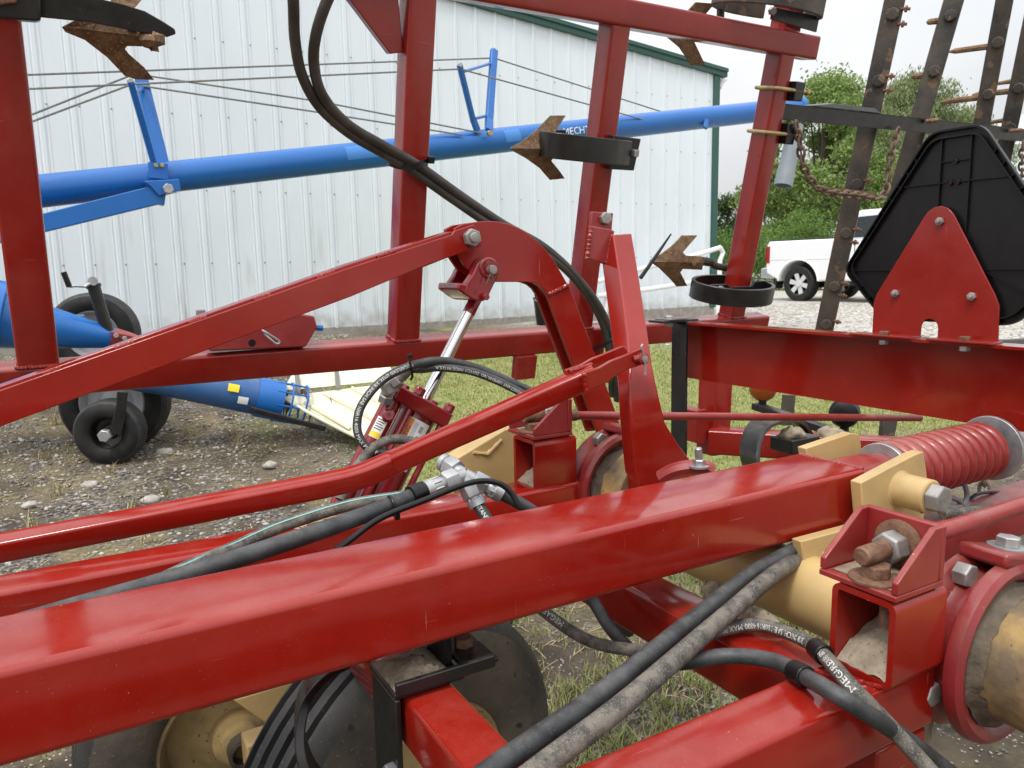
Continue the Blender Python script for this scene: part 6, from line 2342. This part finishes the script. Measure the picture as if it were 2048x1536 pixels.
for px, py, y, mat, lab in ((1526, 778, 2.42, AMB, 'amber warning lamp hanging below the channel'), (1690, 828, 1.98, PLAS, 'black backed warning lamp below the channel nearer the spring')):
    t = thing('warning_lamp', lab, 'lamp', P(px, py + 30, y=y), 'warning lamps')
    c = P(px, py, y=y)
    mb = MB()
    lathe(mb, c, V(-.75, -.66, 0), [(.055, -.01), (.058, 0), (.05, .018), (.03, .028), (.001, .03)], 28)
    mb.build('lens', mat, t)
    mb = MB()
    lathe(mb, c, V(.75, .66, 0), [(.06, .01), (.06, .03), (.045, .05), (.001, .055)], 28)
    mb.build('housing', PLAS, t)
    mb = MB()
    tube(mb, [c - V(0, 0, .05), c - V(0, 0, .1)], .018, 10)
    mb.build('stalk', PLAS, t)
mb = MB()
beam(mb, P(1578, 790, y=2.6), P(1572, 850, y=2.6), .07, .03, .004, up=V(0, 1, 0))
tag(mb.build('hanging_flap', BRUST), 'weathered grey flat bar end below the channel beside the amber lamp', 'bar')
mb = MB()
prism(mb, [P(a, b_, y=1.9) for a, b_ in ((1768, 838), (1797, 838), (1790, 872), (1765, 872))], V(0, .02, 0))
tag(mb.build('hanging_tooth', BRUST, bevel=.003), 'weathered steel tooth hanging below the channel over the grass', 'tooth')
# bits at the right edge
mb = MB()
beam(mb, P(1990, 690, y=2.9), P(2200, 676, y=3.2), .06, .07, .006)
tag(mb.build('trailer_bar', BLK), 'dark grey bar behind the emblem at the right edge', 'bar')
rrail = thing('right_frame_tube', 'red box tubes below the spring at the right edge', 'farm frame', V(1.8, .7, .72))
mb = MB()
beam(mb, V(1.30, .76, .70), V(2.6, .76, .70), .10, .09, .01)
mb.build('box_tube', RED, rrail)
mb = MB()
beam(mb, V(1.36, .925, .758), V(2.9, .925, .758), .10, .085, .01)
mb.build('box_tube', RED2, rrail)
hose('hydraulic_hose', [P(a, b_, y=y) for a, b_, y in ((1885, 1028, .80), (1920, 1025, .79), (1960, 1022, .78), (2048, 1015, .76), (2150, 1005, .73))], .0105, HOSED, 'grey hose behind the near red rod', HG, 8, 14)
mb = MB()
tube(mb, catmull([P(a, b_, y=.9) for a, b_ in ((1928, 965), (1934, 990), (1925, 1010), (1895, 1015), (1870, 1008), (1890, 995), (1915, 1000), (1922, 1015), (1890, 1025), (1868, 1012))], 8), .0055, 10)
tag(mb.build('coiled_cable', pm('grey_cable', (.14, .145, .155), rough=.55)), 'grey cable coiled behind the large hex bolt', 'cable')
mb = MB()
tube(mb, catmull([P(a, b_, y=.95) for a, b_ in ((1936, 1002), (1955, 988), (1990, 984), (2030, 990), (2070, 1000))], 8), .004, 8)
tag(mb.build('thin_cable', PLAS), 'thin black cable arching below the spring', 'cable')
chain([P(1972, 945, y=1.5), P(1970, 965, y=1.5), P(1968, 990, y=1.5), P(1966, 1010, y=1.5)], 'short rusty chain hanging below the spring')

# ================================================================== BLACK CLAMP AND GAUGE WHEELS AT THE BOTTOM LEFT
ck = thing('black_clamp', 'black saddle clamp packed with soil on the cross tube below the beam', 'clamp', V(.37, .9, .75))
mb = MB()
boxc(mb, (.322, .868, .8045), (.422, .965, .8125))
mb.build('top_plate', BLK, ck, bevel=.002)
mb = MB()
boxc(mb, (.322, .868, .64), (.330, .955, .804))
mb.build('side_plate', BLK, ck, bevel=.002)
mb = MB()
boxc(mb, (.322, .860, .813), (.465, .868, .83))
mb.build('lip', BLK, ck, bevel=.0015)
mb = MB()
boxc(mb, (.4235, .869, .8135), (.475, .985, .8205))
mb.build('wing_plate', BLK, ck, bevel=.0015)
mb = MB()
boxc(mb, (.408, .90, .813), (.42, .985, .8655))
mb.build('stop_plate', BLK, ck, bevel=.002)
bolt_part('wing_bolt', V(.449, .925, .8205), V(0, 0, 1), .024, .013, RUSTB, ck)
for z_, y_ in ((.70, .88), (.66, .885)):
    bolt_part('side_bolt', V(.322, y_, z_), V(-1, -.1, 0), .022, .013, ZINC, ck)
mb = MB()
vs_, fs_ = [], []
for i in range(16):
    for j in range(16):
        xx, yy = .325 + i / 15 * .083, .869 + j / 15 * .095
        e = min(i, j, 15 - i, 15 - j) / 4
        zz = .8126 + min(1, e) * (.012 + .007 * math.sin(i * .55 + 1) * math.cos(j * .5) + random.uniform(-.0025, .0025)) * (.5 + .9 * i / 15)
        vs_.append(V(xx, yy, zz))
for i in range(15):
    for j in range(15):
        fs_.append((i * 16 + j, (i + 1) * 16 + j, (i + 1) * 16 + j + 1, i * 16 + j + 1))
mb.add(vs_, fs_)
mb.build('soil_heap', MUD, ck, 'heap of dry soil on the clamp')
sh = thing('cultivator_shank', 'dark curved shank band hanging below the main beam by the tyres', 'shank', P(620, 1500, y=1.02), 'cultivator shanks')
mb = MB()
pth = catmull([P(700, 1310, y=1.08), P(650, 1340, y=1.05), P(614, 1385, y=1.02), P(600, 1440, y=1.0), P(604, 1500, y=.98), P(630, 1560, y=.96), P(690, 1620, y=.94)], 6)
band(mb, pth, V(.25, .97, 0), .055, .014)
mb.build('shank_band', BLK, sh, bevel=.002)
gw = thing('gauge_wheels', 'pair of muddy gauge wheel tyres with cream rims under the beam', 'wheels', V(.4, 1.4, 0))
gw['label'] = 'pair of muddy gauge tyres on one walking axle under the beam'
YELM = pm('muddy_cream_rim', (.42, .30, .125), (.20, .15, .085), 6, .55, .85, specks=((70, .66, (.11, .08, .05), 0),), bump=.25, bscale=60, ramp=(.4, .62), detail=9)
wheel(V(.49, 1.265, .36), V(-.35, 1, 0), .36, .17, gw, YELM, .19, RUBM, 4)
W1 = V(.255, 1.72, .325)
wheel(W1, V(.0, 1, 0), .325, .16, gw, YELM, .17, RUBM, 4)
mb = MB()
lathe(mb, W1, V(0, -1, 0), [(.001, -.06), (.10, -.06), (.10, .0), (.085, .012), (.06, .015), (.058, .05), (.045, .055), (.045, .075), (.03, .08), (.001, .08)], 32)
mb.build('hub', YELM, gw)
mb = MB()
lathe(mb, W1 + V(0, -.06, 0), V(0, -1, 0), [(.034, 0), (.036, .05), (.028, .052), (.026, .02), (.001, .02)], 24)
mb.build('hub_cap', BRUST, gw)
mb = MB()
obox(mb, P(520, 1500, y=1.5), V(.03, 0, 0), V(0, .03, 0), V(0, 0, .035))
mb.build('axle_end', YEL, gw, bevel=.005)
mb = MB()
prism(mb, [P(a, b_, y=1.40) for a, b_ in ((465, 1400), (560, 1370), (600, 1360), (620, 1400), (560, 1470), (520, 1440))], V(0, .06, 0))
mb.build('axle_bracket', YEL, gw, bevel=.004)
mb = MB()
beam(mb, V(.30, 1.50, .36), V(.42, 1.40, .62), .07, .06, .006)
mb.build('axle_arm', YEL, gw)
for a_ in range(5):
    d = V(math.cos(a_ * 1.2566), 0, math.sin(a_ * 1.2566))
    bolt_part('wheel_bolt', W1 + V(0, -.002, 0) + d * .075, V(0, -1, 0), .024, .012, YELM, gw)
# sweep lying near the tyre
sh = thing('cultivator_sweep', 'rusty pale sweep point showing beyond the big tyre', 'sweep', P(1010, 1280, y=1.9), 'cultivator shanks')
mb = MB()
prism(mb, [P(a, b_, y=1.9) for a, b_ in ((960, 1262), (1000, 1248), (1015, 1270), (1056, 1272), (1020, 1298), (985, 1288))], V(0, .008, 0))
mb.build('sweep_wing', RUST, sh, bevel=.001)
mb = MB()
tube(mb, catmull([P(985, 1275, y=1.92), P(1000, 1255, y=1.93), P(1015, 1235, y=1.95), P(1015, 1180, y=1.96)], 5), .02, 9)
mb.build('shank_end', BRUST, sh)
mb = MB()
tube(mb, [P(1281, 556, y=1.75), P(1310, 515, y=1.75), P(1342, 468, y=1.75)], [.006, .0055, .0025], 8)
tag(mb.build('cable_tie_tail', PLAS), 'thin black cable tie tail sticking up behind the stand beside the sweep', 'cable tie')
